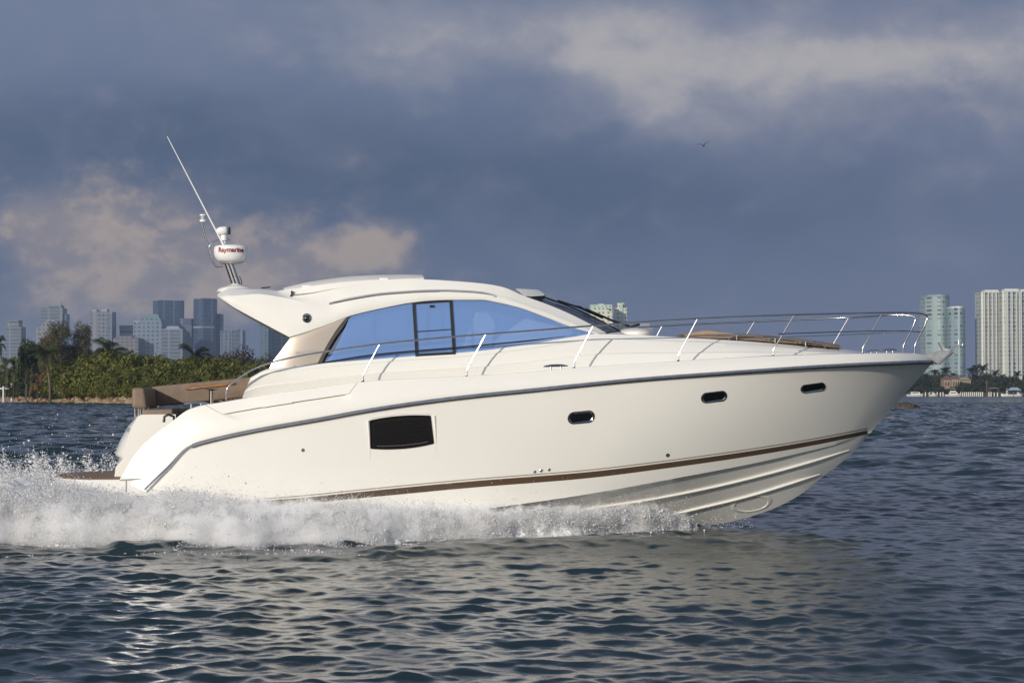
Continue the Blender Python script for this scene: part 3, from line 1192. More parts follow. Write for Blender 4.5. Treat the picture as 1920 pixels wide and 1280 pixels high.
top_pts = [(424, 750, None), (424, 742, None), (425, 731, None), (431, 722, None), (441, 713.5, None), (475, 692, None), (512, 678.5, None), (555, 668.5, None), (600, 660.5, None), (708, 645, None), (779, 637.5, None),
           (900, 627, None), (1000, 619.5, None), (1112, 610.5, None), (1250, 600.5, None), (1307, 597.3, None), (1400, 593, None), (1489, 590, None), (1570, 587.8, None), (1654, 586.2, None), (1700, 586, .60), (1722, 587, .47),
           (1735, 590, .40), (1738.5, 595, .38), (1734, 609, .38), (1725, 627, .38), (1717, 643, .38), (1715, 650, .38), (1714.5, 663, .38)]
tp = [(x, y, rail_t(x) if t is None else -t) for x, y, t in top_pts]
RT = curve(tp, 260)
mb = MB()
mb.tube(RT, .0165, 8)
rail = mb.pair("guard_rail", chrome, yacht, angle=60)
mp = [(1459, 625.8), (1489, 624.6), (1570, 622), (1643, 620.3), (1690, 620.2), (1727, 622)]
mb = MB()
mb.tube(curve([(x, y, rail_t(x) if x < 1660 else -np.interp(x, [1654, 1700, 1727], [.95, .58, .38])) for x, y in mp], 50), .011, 6)
mb.pair("middle_rail", chrome, rail)
for (x0, y0, x1, y1) in ((680.5, 716, 711.5, 646), (874.5, 707, 910.5, 627), (1076.5, 691, 1112, 611), (1271.5, 678, 1307.5, 598), (1449.5, 668.5, 1489, 590.5), (1617, 664.5, 1654, 587)):
    t0 = -(toe_b(x0) - .05)
    t1 = rail_t(x1)
    mb = MB()
    p0, p1 = B(x0, y0, t0), B(x0 + .6, y0 - 13, t0)
    p2 = B(x1, y1, t1)
    mid = p1 + (p2 - p1) * .12
    mb.tube([p0, p1 + (p0 - p1) * .25, p1, mid, p2], [.0155, .0145, .014, .013, .0125], 8)
    mb.lathe([(.036, 0), (.036, .012), (.022, .03), (.02, .06)], p0 - np.array([0, 0, .01]), (0, 0, 1), 14)
    mb.pair("stanchion", chrome, rail)

# ---- cleats and fairleads
def cleat(x, y, w, t, feet=(.3, .7)):
    m_b = MB()
    a, b = B(x - w / 2, y, t), B(x + w / 2, y - 1.2, t)
    P = [a + (b - a) * k for k in np.linspace(0, 1, 9)]
    for i, k in enumerate(np.linspace(-1, 1, 9)):
        P[i] = P[i] + np.array([0, 0, .014 * (1 - k * k)])
    m_b.tube(P, [.010, .018, .022, .024, .024, .024, .022, .018, .010], 8)
    for fq in feet:
        c = a + (b - a) * fq
        m_b.tube([c, c - np.array([0, 0, .085])], [.016, .021], 8)
    return m_b.pair("cleat", chrome, yacht)


cleat(1042, 687, 46, -2.02)
cleat(1668, 657.5, 28, -.55)
cleat(368, 757, 46, -1.86)
mb = MB()
c = B(317, 786, -1.72)
mb.tube([c + np.array([-.09, 0, -.05]), c + np.array([-.08, 0, .05]), c + np.array([-.01, 0, .085]), c + np.array([.08, 0, .05]), c + np.array([.09, 0, -.05])], .024, 8)
mb.pair("mooring_fairlead", black_rub, yacht)

# ---- anchor and bow roller
mb = MB()
pl = B(np.array([1730., 1768., 1786., 1777., 1757., 1746.]), np.array([665., 657.5, 653., 664., 681., 674.]), -.13)
mb.prism(pl, (0, .02, 0)).mirrored()
mb.tube([B(1776, 658, -.11), B(1776, 658, .11)], .035, 12)
roller = mb.build("bow_roller", galv, yacht, smooth=True, angle=30)
mb = MB()
bl = B(np.array([1756., 1762., 1799., 1801., 1797., 1776.]), np.array([682., 683.5, 651., 647., 646., 660.]), -.05)
mb.prism(bl, (0, .10, 0))
fl = B(np.array([1757., 1786., 1777., 1759.]), np.array([682., 661., 668., 683.5]), -.24)
mb.add(np.vstack([fl, B(np.array([1762., 1790.]), np.array([683., 660.]), 0.0)]), [(0, 1, 5, 4), (0, 1, 2, 3)])
fl2 = fl * [1, -1, 1]
mb.add(np.vstack([fl2, B(np.array([1762., 1790.]), np.array([683., 660.]), 0.0)]), [(0, 1, 5, 4), (0, 1, 2, 3)])
q = B(np.array([1760., 1765.5, 1779., 1773.]), np.array([643., 642.5, 661., 664.5]), -.03)
mb.prism(q, (0, .06, 0))
mb.tube([B(1797, 649, 0), B(1797.5, 637, 0)], .008, 6)
c = B(1801, 645, 0)
mb.tube([c + np.array([.042 * math.cos(a), 0, .042 * math.sin(a)]) for a in np.linspace(0, 2 * math.pi, 14, endpoint=False)], .007, 6, closed=True)
mb.tube([B(1800, 649, 0), B(1806.5, 650.5, 0)], .008, 5)
mb.build("anchor", galv, yacht, angle=25)

# ---- radar mast on the hardtop
mast = MB()
mast.tube([B(443, 541, .06), B(426, 492, .06)], [.062, .055], 12)
mast.tube([B(449, 541, -.06), B(432, 492, -.06)], [.050, .045], 12)
mast_o = mast.build("radar_mast", chrome, yacht, angle=50)
mb = MB()
c = B(443, 542, 0)
mb.lathe([(.36, -.06), (.34, .0), (.22, .045), (.12, .08), (.09, .10)], c, (0, 0, 1), 28)
mb.build("mast_foot", gel, mast_o, angle=60)
mb = MB()
c = B(433, 491.5, 0)
mb.lathe([(.001, .0), (.20, .0), (.235, .02), (.275, .05), (.305, .12), (.315, .20), (.310, .262), (.285, .293), (.18, .312), (.001, .318)], c, (0, 0, 1), 48)
dome = mb.build("radar_dome", plast, yacht, angle=60)
mb = MB()
mb.lathe([(.001, -.03), (.18, -.03), (.20, -.001), (.001, -.001)], c, (0, 0, 1), 24)
mb.tube([c + np.array([.05, -.05, -.02]), c + np.array([.26, -.05, -.02])], .02, 6)
mb.build("dome_plate", galv, dome)
v, f = text_geo("Raymarine", .125, .0045)
ww = v[:, 0].max() - v[:, 0].min()
sc_ = .50 / ww
# wrap the lettering round the dome, facing the beam
camdir = math.atan2(REL @ ET - c[1], REL @ ES - c[0])
P = []
for k in v:
    a = camdir + (k[0] * sc_) / .317
    P.append((c[0] + .3185 * math.cos(a), c[1] + .3185 * math.sin(a), c[2] + .205 + k[1] * sc_))
mb = MB()
mb.add(P, f)
mb.build("lettering", red_ink, dome, smooth=False, normals=False)
# camera head above the dome
mb = MB()
c2_ = B(418, 452, 0)
mb.tube([B(421, 462, 0), B(420.5, 450, 0)], [.03, .03], 10)
mb.lathe([(.065, 0), (.065, .10), (.055, .12)], B(419.5, 451, 0), (0, 0, 1), 18)
hd = [B(x, y, 0) for x, y in ((405, 435), (406, 429), (412, 425.5), (424, 424.5), (428, 428), (428, 438), (422, 440.5), (409, 441))]
P = []
for w, k in ((-1, .55), (-.75, .9), (0, 1), (.75, .9), (1, .55)):
    cen_ = np.mean(hd, 0)
    P.append([cen_ + (p - cen_) * k + np.array([0, .115 * w, 0]) for p in hd])
mb.grid(np.array(P), closev=True)
mb.add(P[0], [tuple(range(8))]).add(P[-1], [tuple(reversed(range(8)))])
head = mb.build("thermal_camera", plast, yacht, angle=50, weld=True)
mb = MB()
cc_ = B(429.5, 432.5, 0)
mb.box(cc_, (.05, .15, .13), bev=.015)
mb.build("camera_lens", black_rub, head, angle=50)
# tubular bracket and light pole
mb = MB()
mb.tube(curve([(432, 451, 0), (418, 449.5, 0), (405, 452, 0), (396, 457, 0), (392, 463, 0)], 20), .016, 8)
mb.tube(curve([(432, 451, .25), (418, 449.5, .25), (405, 452, .25), (396, 457, .2), (392, 463, .05)], 20), .014, 8)
mb.tube(curve([(377.5, 416, 0), (383, 436, 0), (391, 464, 0), (398, 488, 0), (402, 496, 0), (407, 499.5, 0), (418, 500, 0)], 40), .018, 8)
mb.build("light_pole", chrome, mast_o, angle=60)
mb = MB()
c = B(380.5, 415.5, 0)
mb.lathe([(.02, -.02), (.06, -.005), (.062, .03), (.05, .035)], c, (0, 0, 1), 18)
mb.lathe([(.05, .10), (.058, .105), (.058, .13), (.001, .135)], c, (0, 0, 1), 18)
mb.tube([c + np.array([0, 0, .02]), c + np.array([0, 0, .11])], .02, 8)
al = mb.build("anchor_light", plast, yacht, angle=50)
mb = MB()
mb.lathe([(.047, .035), (.047, .10)], c, (0, 0, 1), 18)
mb.build("light_lens", tinted_glass("clear_lens", (.6, .62, .65), .5), al)
mb = MB()
mb.tube([B(419, 459, -.05), B(408.5, 439, -.05), B(313.5, 256, -.05)], [.020, .016, .007], 8)
mb.build("whip_antenna", plast, mast_o, angle=60)
mb = MB()
mb.tube(curve([(449, 518, -.10), (453, 528, -.12), (452, 536, -.1), (458, 538, -.1)], 16), .008, 5)
mb.build("mast_cable", black_rub, mast_o)
mb = MB()
mb.tube([B(490, 540, -.6), B(507, 538, -.6)], .012, 5)
mb.build("roof_antenna", black_rub, hardtop)

# ---- cockpit furniture
sofa = empty("cockpit_sofa")
sofa.parent = yacht
mb = MB()
e1 = B(np.array([247., 276., 271., 247.]), np.array([766., 766., 726.5, 726.5]), -.45)
hexa(mb, e1, (0, 2.2, 0), .07)
mb.build("aft_backrest", taupe, sofa, angle=50)
mb = MB()
e2 = B(np.array([284., 480., 492., 284.]), np.array([763., 743.5, 704.5, 724.5]), 1.62)
hexa(mb, e2, (0, .22, 0), .05)
mb.build("side_backrest", taupe, sofa, angle=50)
mb = MB()
e3 = B(np.array([266., 324., 324., 266.]), np.array([779.5, 778., 766., 767.5]), -.42)
hexa(mb, e3, (0, 2.0, 0), .045)
mb.build("aft_seat_cushion", taupe, sofa, angle=50)
mb = MB()
e4 = B(np.array([300., 470., 470., 300.]), np.array([779., 765., 755., 769.]), 1.0)
hexa(mb, e4, (0, .62, 0), .045)
mb.build("side_seat_cushion", taupe, sofa, angle=50)
for x in (253.5, 260):
    for t in (-.30, .7, 1.6):
        mb = MB()
        a = B(x, 778, -.3)
        mb.tube([(a[0], t, a[2] - .05), (a[0], t, a[2] + .14)], .017, 8)
        mb.build("leg", chrome, sofa)
for x, y in ((278, 764.5), (297, 762.5)):
    mb = MB()
    mb.lathe([(.02, 0), (.02, .02), (.001, .025)], B(x, y, -.3), (0, 0, 1), 10)
    mb.build("stud", chrome, sofa)

table = empty("cockpit_table")
table.parent = yacht
mb = MB()
a, b = B(348, 727, .5), B(447, 716.5, .5)
ctr, hv = (a + b) / 2, (b - a) / 2
P = []
for r, dz in ((.01, .0), (.94, .0), (1.0, -.015), (1.0, -.035), (.92, -.05), (.01, -.05)):
    ring_ = []
    for an in np.linspace(0, 2 * math.pi, 40, endpoint=False):
        ca, sa = math.cos(an), math.sin(an)
        k = (abs(ca) ** 4 + abs(sa) ** 4) ** -.25
        ring_.append(ctr + hv * ca * k * r + np.array([0, .40 * sa * k * r, dz]))
    P.append(ring_)
mb.grid(np.array(P), closev=True)
mb.build("table_top", wood, table, angle=40)
mb = MB()
a = B(396.5, 731, .5)
mb.tube([a + np.array([0, 0, .02]), a - np.array([0, 0, .55])], .045, 14)
mb.lathe([(.14, 0), (.05, -.03)], a + np.array([0, 0, .02]), (0, 0, 1), 16)
mb.build("table_leg", chrome, table)

# cockpit well, transom module, platform
mb = MB()
fl_ = B(np.array([320., 480.]), np.array([800., 790.]), -1.7)
z0 = fl_[0, 2] - .02
s0, s1 = B(338, 790, -1.0)[0], B(560, 760, -1.4)[0]
mb.add([(s0, -1.75, z0), (s1, -1.75, z0), (s1, 1.9, z0), (s0, 1.9, z0)], [(0, 1, 2, 3)])
mb.build("cockpit_sole", teak, yacht, smooth=False)
TP = [(326, 776.5), (300, 776.5), (266, 777), (255, 780.5), (237, 800), (222, 826), (212.5, 850), (213, 855), (220.5, 859.5), (217.5, 875), (215, 893)]
mb = MB()
base_t = np.array([B(x, y, -1.15) for x, y in TP])
acc = []
for w in np.linspace(-1, 1, 25):
    P = base_t.copy()
    P[:, 1] = 1.2 * w + (.0 if w < 0 else .25 * w)
    k = abs(w) ** 4
    P[2:9, 0] += .16 * k * np.array([.0, .2, .6, .9, 1, 1, .6])
    P[2:, 0] -= .05 * (1 - w * w)
    acc.append(P)
mb.grid(np.array(acc))
sx = B(330, 777, -1.15)[0]
for A_ in (acc[0], acc[-1]):
    back = np.array([(sx, p[1], p[2]) for p in A_])
    mb.grid(np.array([A_, back]))
module = mb.build("transom_module", gel, yacht, angle=42, weld=True)
mb = MB()
p = B(240.5, 807, -1.16)
v, f = text_geo("500 S", .12, .002)
tang = (B(222, 826, -1.16) - B(250, 788, -1.16)); tang /= np.linalg.norm(tang)
nrm = np.array([tang[2], 0, -tang[0]]); nrm = nrm * (1 if nrm[0] < 0 else -1)
P = [p + np.array([0, -1, 0]) * (k[0] - v[:, 0].max() + .10) * -1 * -1 - tang * k[1] + nrm * .03 for k in v]
mb.add(P, f)
mb.build("model_lettering", navy_ink, module, smooth=False, normals=False)
mb = MB()
mb.tube([B(243, 789, -.9), B(238, 784, -.9), B(242, 787, -.9)], .022, 8)
mb.build("stern_fitting", chrome, module)
mb = MB()
ps = B(np.array([205., 275., 275., 205.]), np.array([899., 897., 923., 925.]), -1.88)
pz = ps[0, 2]
out_ = []
for w in np.linspace(-1, 1, 21):
    xa = B(108, 905, 0)[0] + .75 * abs(w) ** 3.0
    out_.append((xa, 1.88 * w))
mb2 = MB()
poly_t = [(x, y, pz) for x, y in out_] + [(ps[1, 0], 1.88, pz), (ps[1, 0], -1.88, pz)]
mb.prism([(x, y, z - .28) for x, y, z in poly_t], (0, 0, .28))
plat = mb.build("swim_platform", gel, yacht, smooth=True, angle=40)
cx_ = np.mean([p[0] for p in poly_t])
mb2.prism([(cx_ + (x - cx_) * .97, y * .95, z + .002) for x, y, z in poly_t], (0, 0, .014))
mb2.build("platform_teak", teak, plat, smooth=False)
mb = MB()
for (x, y, xx, yy_) in ((224, 899, 272, 896.5),):
    mb.tube([B(x, y, -1.90), B(xx, yy_, -1.93)], .010, 5)
mb.tube([B(236, 900, -1.895), B(236, 925, -1.895)], .006, 5)
mb.pair("platform_joint", seam, plat)
# ================================================================== water
def wave_set(n=190):
    r = np.random.default_rng(3)
    lam = np.exp(r.uniform(math.log(.16), math.log(1.55), n))
    ang = rad(90) + r.normal(0, .9, n)
    amp = .0165 * lam / (2 * math.pi) * r.uniform(.6, 1.4, n)
    amp *= np.where(lam > 1.2, .7, 1.0)
    return list(zip(2 * math.pi / lam, ang, amp, r.uniform(0, 6.28, n), lam))


WAVES = wave_set()


def sea(x, y, cell):
    """height, dx, dy of the chop; waves finer than the cell size fade out"""
    z = np.zeros_like(x); ox = np.zeros_like(x); oy = np.zeros_like(x)
    for k, a, A, ph, lam in WAVES:
        w = np.clip((lam / np.maximum(cell, 1e-6) - 2.5) / 2.0, 0, 1)
        p = k * (x * math.cos(a) + y * math.sin(a)) + ph
        z += A * w * np.sin(p)
        c = .75 * A * w * np.cos(p)
        ox += c * math.cos(a); oy += c * math.sin(a)
    d = np.sqrt(x * x + y * y)
    fw = np.clip((d - 34) / 50, 0, 1)
    sel = fw > 0
    if sel.any():
        xs_, ys_, cs_, zz = x[sel], y[sel], np.broadcast_to(cell, x.shape)[sel], np.zeros(int(sel.sum()))
        for k, a, A, ph, lam in FAR:
            w = np.clip((lam / np.maximum(cs_, 1e-6) - 2.2) / 1.5, 0, 1)
            zz += A * w * np.sin(k * (xs_ * math.cos(a) + ys_ * math.sin(a)) + ph)
        z[sel] += zz * fw[sel]
    gust = .55 + .9 * fbm(np.stack([x * .11, y * .16, np.zeros_like(x)], -1), 3)
    return z * gust, ox * gust, oy * gust


def far_set(n=64):
    r = np.random.default_rng(8)
    lam = np.exp(r.uniform(math.log(1.7), math.log(6.5), n))
    amp = .030 * lam / (2 * math.pi) * r.uniform(.6, 1.4, n)
    return list(zip(2 * math.pi / lam, rad(90) + r.normal(0, .8, n), amp, r.uniform(0, 6.28, n), lam))


FAR = far_set()


def boat_st(x, y):
    dx, dy = x, y - YB
    return dx * ES[0] + dy * ES[1], dx * ET[0] + dy * ET[1]


def calm(x, y):
    """water close ahead of the spray is smoother and slightly heaped"""
    s_, t_ = boat_st(x, y)
    return s_, t_


r0 = []
r = 9.0
while r < 6000:
    r0.append(r)
    r += max(.042, r * .0017) if r < 75 else (min(.22 + (r - 75) * .004, .75) if r < 480 else r * .03)
r0 = np.array(r0)
dr = np.gradient(r0)
th = np.concatenate([np.linspace(-math.pi, -.42, 40)[:-1], np.linspace(-.42, -.285, 30)[:-1], np.linspace(-.285, .285, 900), np.linspace(.285, .42, 30)[1:], np.linspace(.42, math.pi, 40)[1:]])
RR, TT = np.meshgrid(r0, th, indexing='ij')
X, Y = RR * np.sin(TT), RR * np.cos(TT)
cell = np.maximum(np.broadcast_to(dr[:, None], X.shape), RR * np.gradient(th)[None, :])
Z, OX, OY = sea(X, Y, cell)
S_, T_ = boat_st(X, Y)
# bow-wave swell thrown out beside the boat
out = -T_ - 2.0
side_w = np.exp(-((out - 2.6) / .9) ** 2) * .10 - np.exp(-((out - 4.2) / 1.0) ** 2) * .05
side_w *= np.clip((4.4 - S_) / 2, 0, 1) * np.clip((S_ + 16) / 3, 0, 1)
Z = Z + side_w * np.clip(4.5 * (fbm(np.stack([X * .55, Y * .8, X * 0 + 3], -1), 3) - .32), 0, 1.6)
inner = RR <= r0[0] + 1e-6
V = np.stack([X + OX, Y + OY, Z], -1).reshape(-1, 3)
nr, nt_ = X.shape
I = np.arange(nr * nt_).reshape(nr, nt_)
F = np.stack([I[:-1, :-1], I[:-1, 1:], I[1:, 1:], I[1:, :-1]], -1).reshape(-1, 4)
# the inner disc under the camera
V = np.vstack([V, [[0, 0, 0]]])
me = bpy.data.meshes.new("water")
ctr_i = len(V) - 1
tri = np.stack([np.full(nt_ - 1, ctr_i), I[0, 1:], I[0, :-1]], -1)


def fast_mesh(name, V, quads=None, tris=None):
    me = bpy.data.meshes.new(name)
    loops = []
    tot = []
    if quads is not None and len(quads):
        loops.append(quads.reshape(-1)); tot.append(np.full(len(quads), 4))
    if tris is not None and len(tris):
        loops.append(tris.reshape(-1)); tot.append(np.full(len(tris), 3))
    loops = np.concatenate(loops).astype(np.int32); tot = np.concatenate(tot).astype(np.int32)
    me.vertices.add(len(V)); me.vertices.foreach_set('co', np.ascontiguousarray(V, dtype=np.float32).reshape(-1))
    me.loops.add(len(loops)); me.loops.foreach_set('vertex_index', loops)
    me.polygons.add(len(tot))
    st = np.concatenate([[0], np.cumsum(tot)[:-1]]).astype(np.int32)
    me.polygons.foreach_set('loop_start', st); me.polygons.foreach_set('loop_total', tot)
    me.update(calc_edges=True)
    me.validate()
    return me


me = fast_mesh("water", V, F[:, ::-1], tri[:, ::-1])
me.shade_smooth()
wm = bpy.data.materials.new("sea_water")
wm.use_nodes = True
q = G(wm.node_tree)
b = wm.node_tree.nodes['Principled BSDF']
pos = q.new('ShaderNodeNewGeometry').outputs['Position']
dist = q.new('ShaderNodeVectorMath', operation='LENGTH')
q.put(dist.inputs[0], pos)
dist = dist.outputs['Value']
n1 = q.noise(pos, .05, 3)
q.put(b.inputs['Base Color'], q.mix(n1, (.007, .022, .028), (.009, .026, .032)))
b.inputs['IOR'].default_value = 1.333
q.put(b.inputs['Roughness'], q.m('MULTIPLY_ADD', q.sstep(dist, 60, 900), .16, .012))
mp_ = q.new('ShaderNodeMapping')
mp_.inputs['Scale'].default_value = (.62, 1.0, 1.0)
q.put(mp_.inputs['Vector'], pos)
v_ = mp_.outputs[0]
fine = q.noise(v_, 5.5, 6, .62, .2)
mid = q.noise(v_, .9, 6, .62, .2)
bn1 = q.new('ShaderNodeBump'); bn1.inputs['Strength'].default_value = 1.0
q.put(bn1.inputs['Height'], fine); q.put(bn1.inputs['Distance'], q.mul(q.sstep(dist, 140, 20), .009))
# far chop, finer than a pixel: facets tilted at random about the vertical
nz = q.new('ShaderNodeTexNoise'); nz.inputs['Scale'].default_value = 1.6; nz.inputs['Detail'].default_value = 5; nz.inputs['Roughness'].default_value = .6
q.put(nz.inputs['Vector'], v_)
nz2 = q.new('ShaderNodeTexNoise'); nz2.inputs['Scale'].default_value = .09; nz2.inputs['Detail'].default_value = 4
q.put(nz2.inputs['Vector'], v_)
sc3 = q.new('ShaderNodeSeparateXYZ'); q.put(sc3.inputs[0], nz.outputs['Color'])
amt = q.mul(q.sstep(dist, 40, 200), q.m('MULTIPLY_ADD', nz2.outputs[0], 2.6, .5))
tx = q.mul(q.sub(sc3.outputs[0], .5), q.mul(amt, 1.1))
ty = q.mul(q.sub(sc3.outputs[1], .5), q.mul(amt, 1.5))
va = q.new('ShaderNodeVectorMath', operation='ADD')
q.put(va.inputs[0], bn1.outputs[0]); q.put(va.inputs[1], q.xyz(tx, ty, 0))
vn_ = q.new('ShaderNodeVectorMath', operation='NORMALIZE')
q.put(vn_.inputs[0], va.outputs[0])
q.put(b.inputs['Normal'], vn_.outputs[0])
me.materials.append(wm)
water = bpy.data.objects.new("water", me)
COL.objects.link(water)
tag(water, "dark blue choppy bay water", None, None, 'structure')
# ================================================================== far city
def facade(name, wall, glass, fh=4.0, bw=5.0, fv=.55, fb=.6, rnd=.35, vert=None, rough=.35):
    """wall with a window grid: floors fh high, bays bw wide, glass filling fv x fb of each; vert=(period, width) adds pale fins"""
    m_ = bpy.data.materials.new(name)
    m_.use_nodes = True
    q = G(m_.node_tree)
    b = m_.node_tree.nodes['Principled BSDF']
    t = q.new('ShaderNodeTexCoord').outputs['Object']
    s = q.new('ShaderNodeSeparateXYZ'); q.put(s.inputs[0], t)
    h = q.add(s.outputs[0], q.mul(s.outputs[1], .9))
    z = s.outputs[2]
    hb, zb = q.div(h, bw), q.div(z, fh)
    mh = q.m('LESS_THAN', q.m('FRACT', hb), fb)
    mv = q.m('LESS_THAN', q.m('FRACT', zb), fv)
    mask = q.mul(mh, mv)
    wn = q.new('ShaderNodeTexWhiteNoise', noise_dimensions='2D')
    q.put(wn.inputs['Vector'], q.xyz(q.m('FLOOR', hb), q.m('FLOOR', zb), 0))
    k = q.add(1 - rnd, q.mul(wn.outputs['Value'], 2 * rnd))
    gc = q.new('ShaderNodeVectorMath', operation='SCALE')
    gc.inputs[0].default_value = glass
    q.put(gc.inputs['Scale'], k)
    c = q.mix(mask, wall, gc.outputs[0])
    if vert:
        mf = q.m('LESS_THAN', q.m('FRACT', q.div(h, vert[0])), vert[1])
        c = q.mix(mf, c, vert[2])
    q.put(b.inputs['Base Color'], c)
    b.inputs['Roughness'].default_value = rough
    b.inputs['Specular IOR Level'].default_value = .3
    return m_


def block(mb_, org, foot, Y, z0, z1, mi=0, taper=1.0):
    """prism over a footprint of (bearing px, extra distance) corners, in coordinates local to org"""
    P = [np.array([ground_x(px, Y + d) if False else (px - 960) / FPX * Y, Y + d, 0]) - org for px, d in foot]
    a = np.array(P); a[:, 2] = z0
    c = a.mean(0)
    b_ = c + (a - c) * taper; b_[:, 2] = z1
    n = len(a)
    F = [tuple(reversed(range(n))), tuple(range(n, 2 * n))] + [(i, (i + 1) % n, (i + 1) % n + n, i + n) for i in range(n)]
    mb_.add(np.vstack([a, b_]), F, mi)


def building(name, label, Y, foot, pytop, wall_m, extra=(), rz=0, group=None, cat="tower"):
    cx = np.mean([p for p, _ in foot])
    org = np.array([(cx - 960) / FPX * Y, Y + np.mean([d for _, d in foot]), 0])
    o = empty(name, tuple(org))
    tag(o, label, cat, group)
    mb_ = MB()
    block(mb_, org, foot, Y, 0, top_z(pytop, Y))
    mb_.build("facade", wall_m, o, smooth=False)
    for nm, ft, ya, yb, mm, tp in extra:
        mb_ = MB()
        block(mb_, org, ft, Y, top_z(ya, Y), top_z(yb, Y), 0, tp)
        mb_.build(nm, mm, o, smooth=False)
    return o


def rect(a, b, d0=0, d=40):
    return [(a, d0), (b, d0), (b, d0 + d), (a, d0 + d)]


concrete = mat("far_concrete", (.30, .31, .33), .8, vary=(.05, .1))
roofgrey = mat("far_roof_grey", (.16, .17, .19), .8, vary=(.05, .1))
f_blue = facade("blue_glass_facade", (.060, .085, .135), (.030, .050, .095), 8, 9, .7, .75, .3, (27, .09, (.15, .19, .26)))  # left skyline facades: cloud shadow is put into these darkened, bluer colours
f_blue2 = facade("banded_blue_facade", (.085, .115, .165), (.045, .068, .11), 8, 10, .6, .8, .3, (21, .14, (.17, .22, .30)))
f_pale = facade("shaded_pale_blue_facade", (0.125, 0.158, 0.205), (0.046, 0.066, 0.099), 7, 8, .55, .55, .4)
f_pale2 = facade("shaded_pale_banded_facade", (0.132, 0.158, 0.191), (0.056, 0.076, 0.106), 7, 60, .5, .96, .3, (26, .12, (0.165, 0.191, 0.231)))
f_grey_shaded = facade("shaded_grey_facade", (0.155, 0.168, 0.205), (0.050, 0.059, 0.083), 8, 8, .5, .55, .4, (34, .16, (0.198, 0.205, 0.224)))
f_white_shaded = facade("shaded_white_facade", (0.155, 0.200, 0.255), (0.046, 0.073, 0.099), 8, 9, .45, .45, .4)
f_dome = facade("shaded_sand_facade", (0.198, 0.198, 0.205), (0.056, 0.066, 0.086), 9, 8, .45, .5, .4)
f_steel = facade("shaded_steel_facade", (0.098, 0.128, 0.170), (0.055, 0.076, 0.111), 6.5, 80, .55, .98, .3)
f_band = facade("dark_banded_facade", (.34, .35, .35), (.045, .05, .065), 12, 200, .55, .99, .1)
f_pink = facade("shaded_pinkish_facade", (0.158, 0.149, 0.158), (0.059, 0.069, 0.092), 7, 9, .5, .6, .4)
green_roof = mat("copper_green_roof", (.11, .21, .20), .6, vary=(.05, .1))
shaded_trim = mat("shaded_white_trim", (.24, .28, .34), .7, vary=(.05, .06))  # white trim, darkened in its colour for the same cloud shadow
YL = 4000
building("office_tower", "pale stepped tower with a flat crown at the skyline's left end", YL, rect(9, 39), 612, f_pale2,
         [("upper_block", rect(12, 34, 4, 30), 612, 603, f_pale2, .96), ("roof_crown", rect(11, 34, 2, 34), 603, 600, roofgrey, 1)])
building("apartment_tower", "low pale blue block left of the stepped tower", YL + 60, rect(-12, 9), 641, f_pale)
building("office_tower", "blue glass tower with stepped top behind the domed building", YL + 120, rect(76, 117), 577, f_pale2,
         [("upper_block", rect(89, 113, 3, 30), 577, 572, f_pale2, 1), ("side_wing", rect(117, 123, 5, 30), 735, 588, f_blue2, 1), ("roof_mast", rect(111, 113, 8, 6), 572, 567, roofgrey, .6)])
building("apartment_tower", "sand coloured building with rounded dome roof and stepped left side", YL, rect(74, 112), 608, f_dome,
         [("dome_roof", rect(79, 108, 2, 30), 608, 602, f_dome, .82), ("dome_cap", rect(84, 103, 4, 24), 602, 599, shaded_trim, .7), ("stepped_wing", rect(66, 74, 3, 30), 735, 614, f_dome, 1)])
building("apartment_tower", "grey white balcony tower standing alone with notched top", YL - 60, rect(169, 210), 584, f_grey_shaded,
         [("roof_block", rect(171, 180, 3, 20), 584, 580, shaded_trim, 1), ("roof_block", rect(188, 200, 3, 20), 584, 579, shaded_trim, .9), ("side_wing", rect(203, 210.5, -4, 20), 735, 589, f_pale, 1)])
building("office_block", "squat office block with dark top and white bands", YL, rect(224, 248), 611, f_band,
         [("dark_attic", rect(223.5, 248.5, -1, 42), 617, 610, roofgrey, 1)], cat="office building")
building("apartment_block", "low pinkish apartment block beneath the banded office", YL - 120, rect(212, 259), 633, f_pink,
         [("upper_block", rect(222, 247, 3, 30), 633, 630, f_pink, 1)], cat="apartment building")
building("apartment_tower", "white tower with green hipped roof", YL - 80, rect(249, 303), 604, f_white_shaded,
         [("upper_block", rect(264, 301, 4, 36), 604, 597, f_white_shaded, 1), ("green_roof", rect(270, 298, 6, 30), 597, 588, green_roof, .72), ("left_parapet", rect(249, 263, 2, 30), 604, 601, shaded_trim, 1)])
building("office_tower", "wide dark blue glass tower behind the green roofed one", YL + 60, [(282, 26), (297, 0), (336, 20), (336, 60), (282, 60)], 562.5, f_blue,
         [("roof_parapet", [(281.7, 26), (297, -1), (336.3, 20), (336.3, 60), (281.7, 60)], 563, 561.5, shaded_trim, 1)])
building("apartment_tower", "pale tower with white rounded crown in front of the dark glass pair", YL - 120, rect(303, 342), 617, f_pale2,
         [("rounded_crown", rect(310, 336, 3, 30), 617, 611, shaded_trim, .8), ("crown_step", rect(304, 341, 2, 32), 618, 616, shaded_trim, .94)])
building("office_block", "banded steel blue block between the two dark towers", YL, rect(336, 359), 597, f_steel,
         [("dark_attic", rect(336, 358.5, -1, 30), 608, 597, f_blue, 1)], cat="office building")
building("office_tower", "tallest dark blue tower with pale vertical fins and a mid band", YL - 20, [(359, 22), (378, 0), (398.5, 16), (398.5, 60), (359, 60)], 559, f_blue,
         [("plant_band", [(358.7, 21), (378, -1.2), (398.8, 15), (398.8, 60), (358.7, 60)], 614.5, 611.5, shaded_trim, 1), ("roof_parapet", [(358.8, 22), (378, -1), (398.8, 16), (398.8, 60), (358.8, 60)], 560, 558.5, roofgrey, 1)])
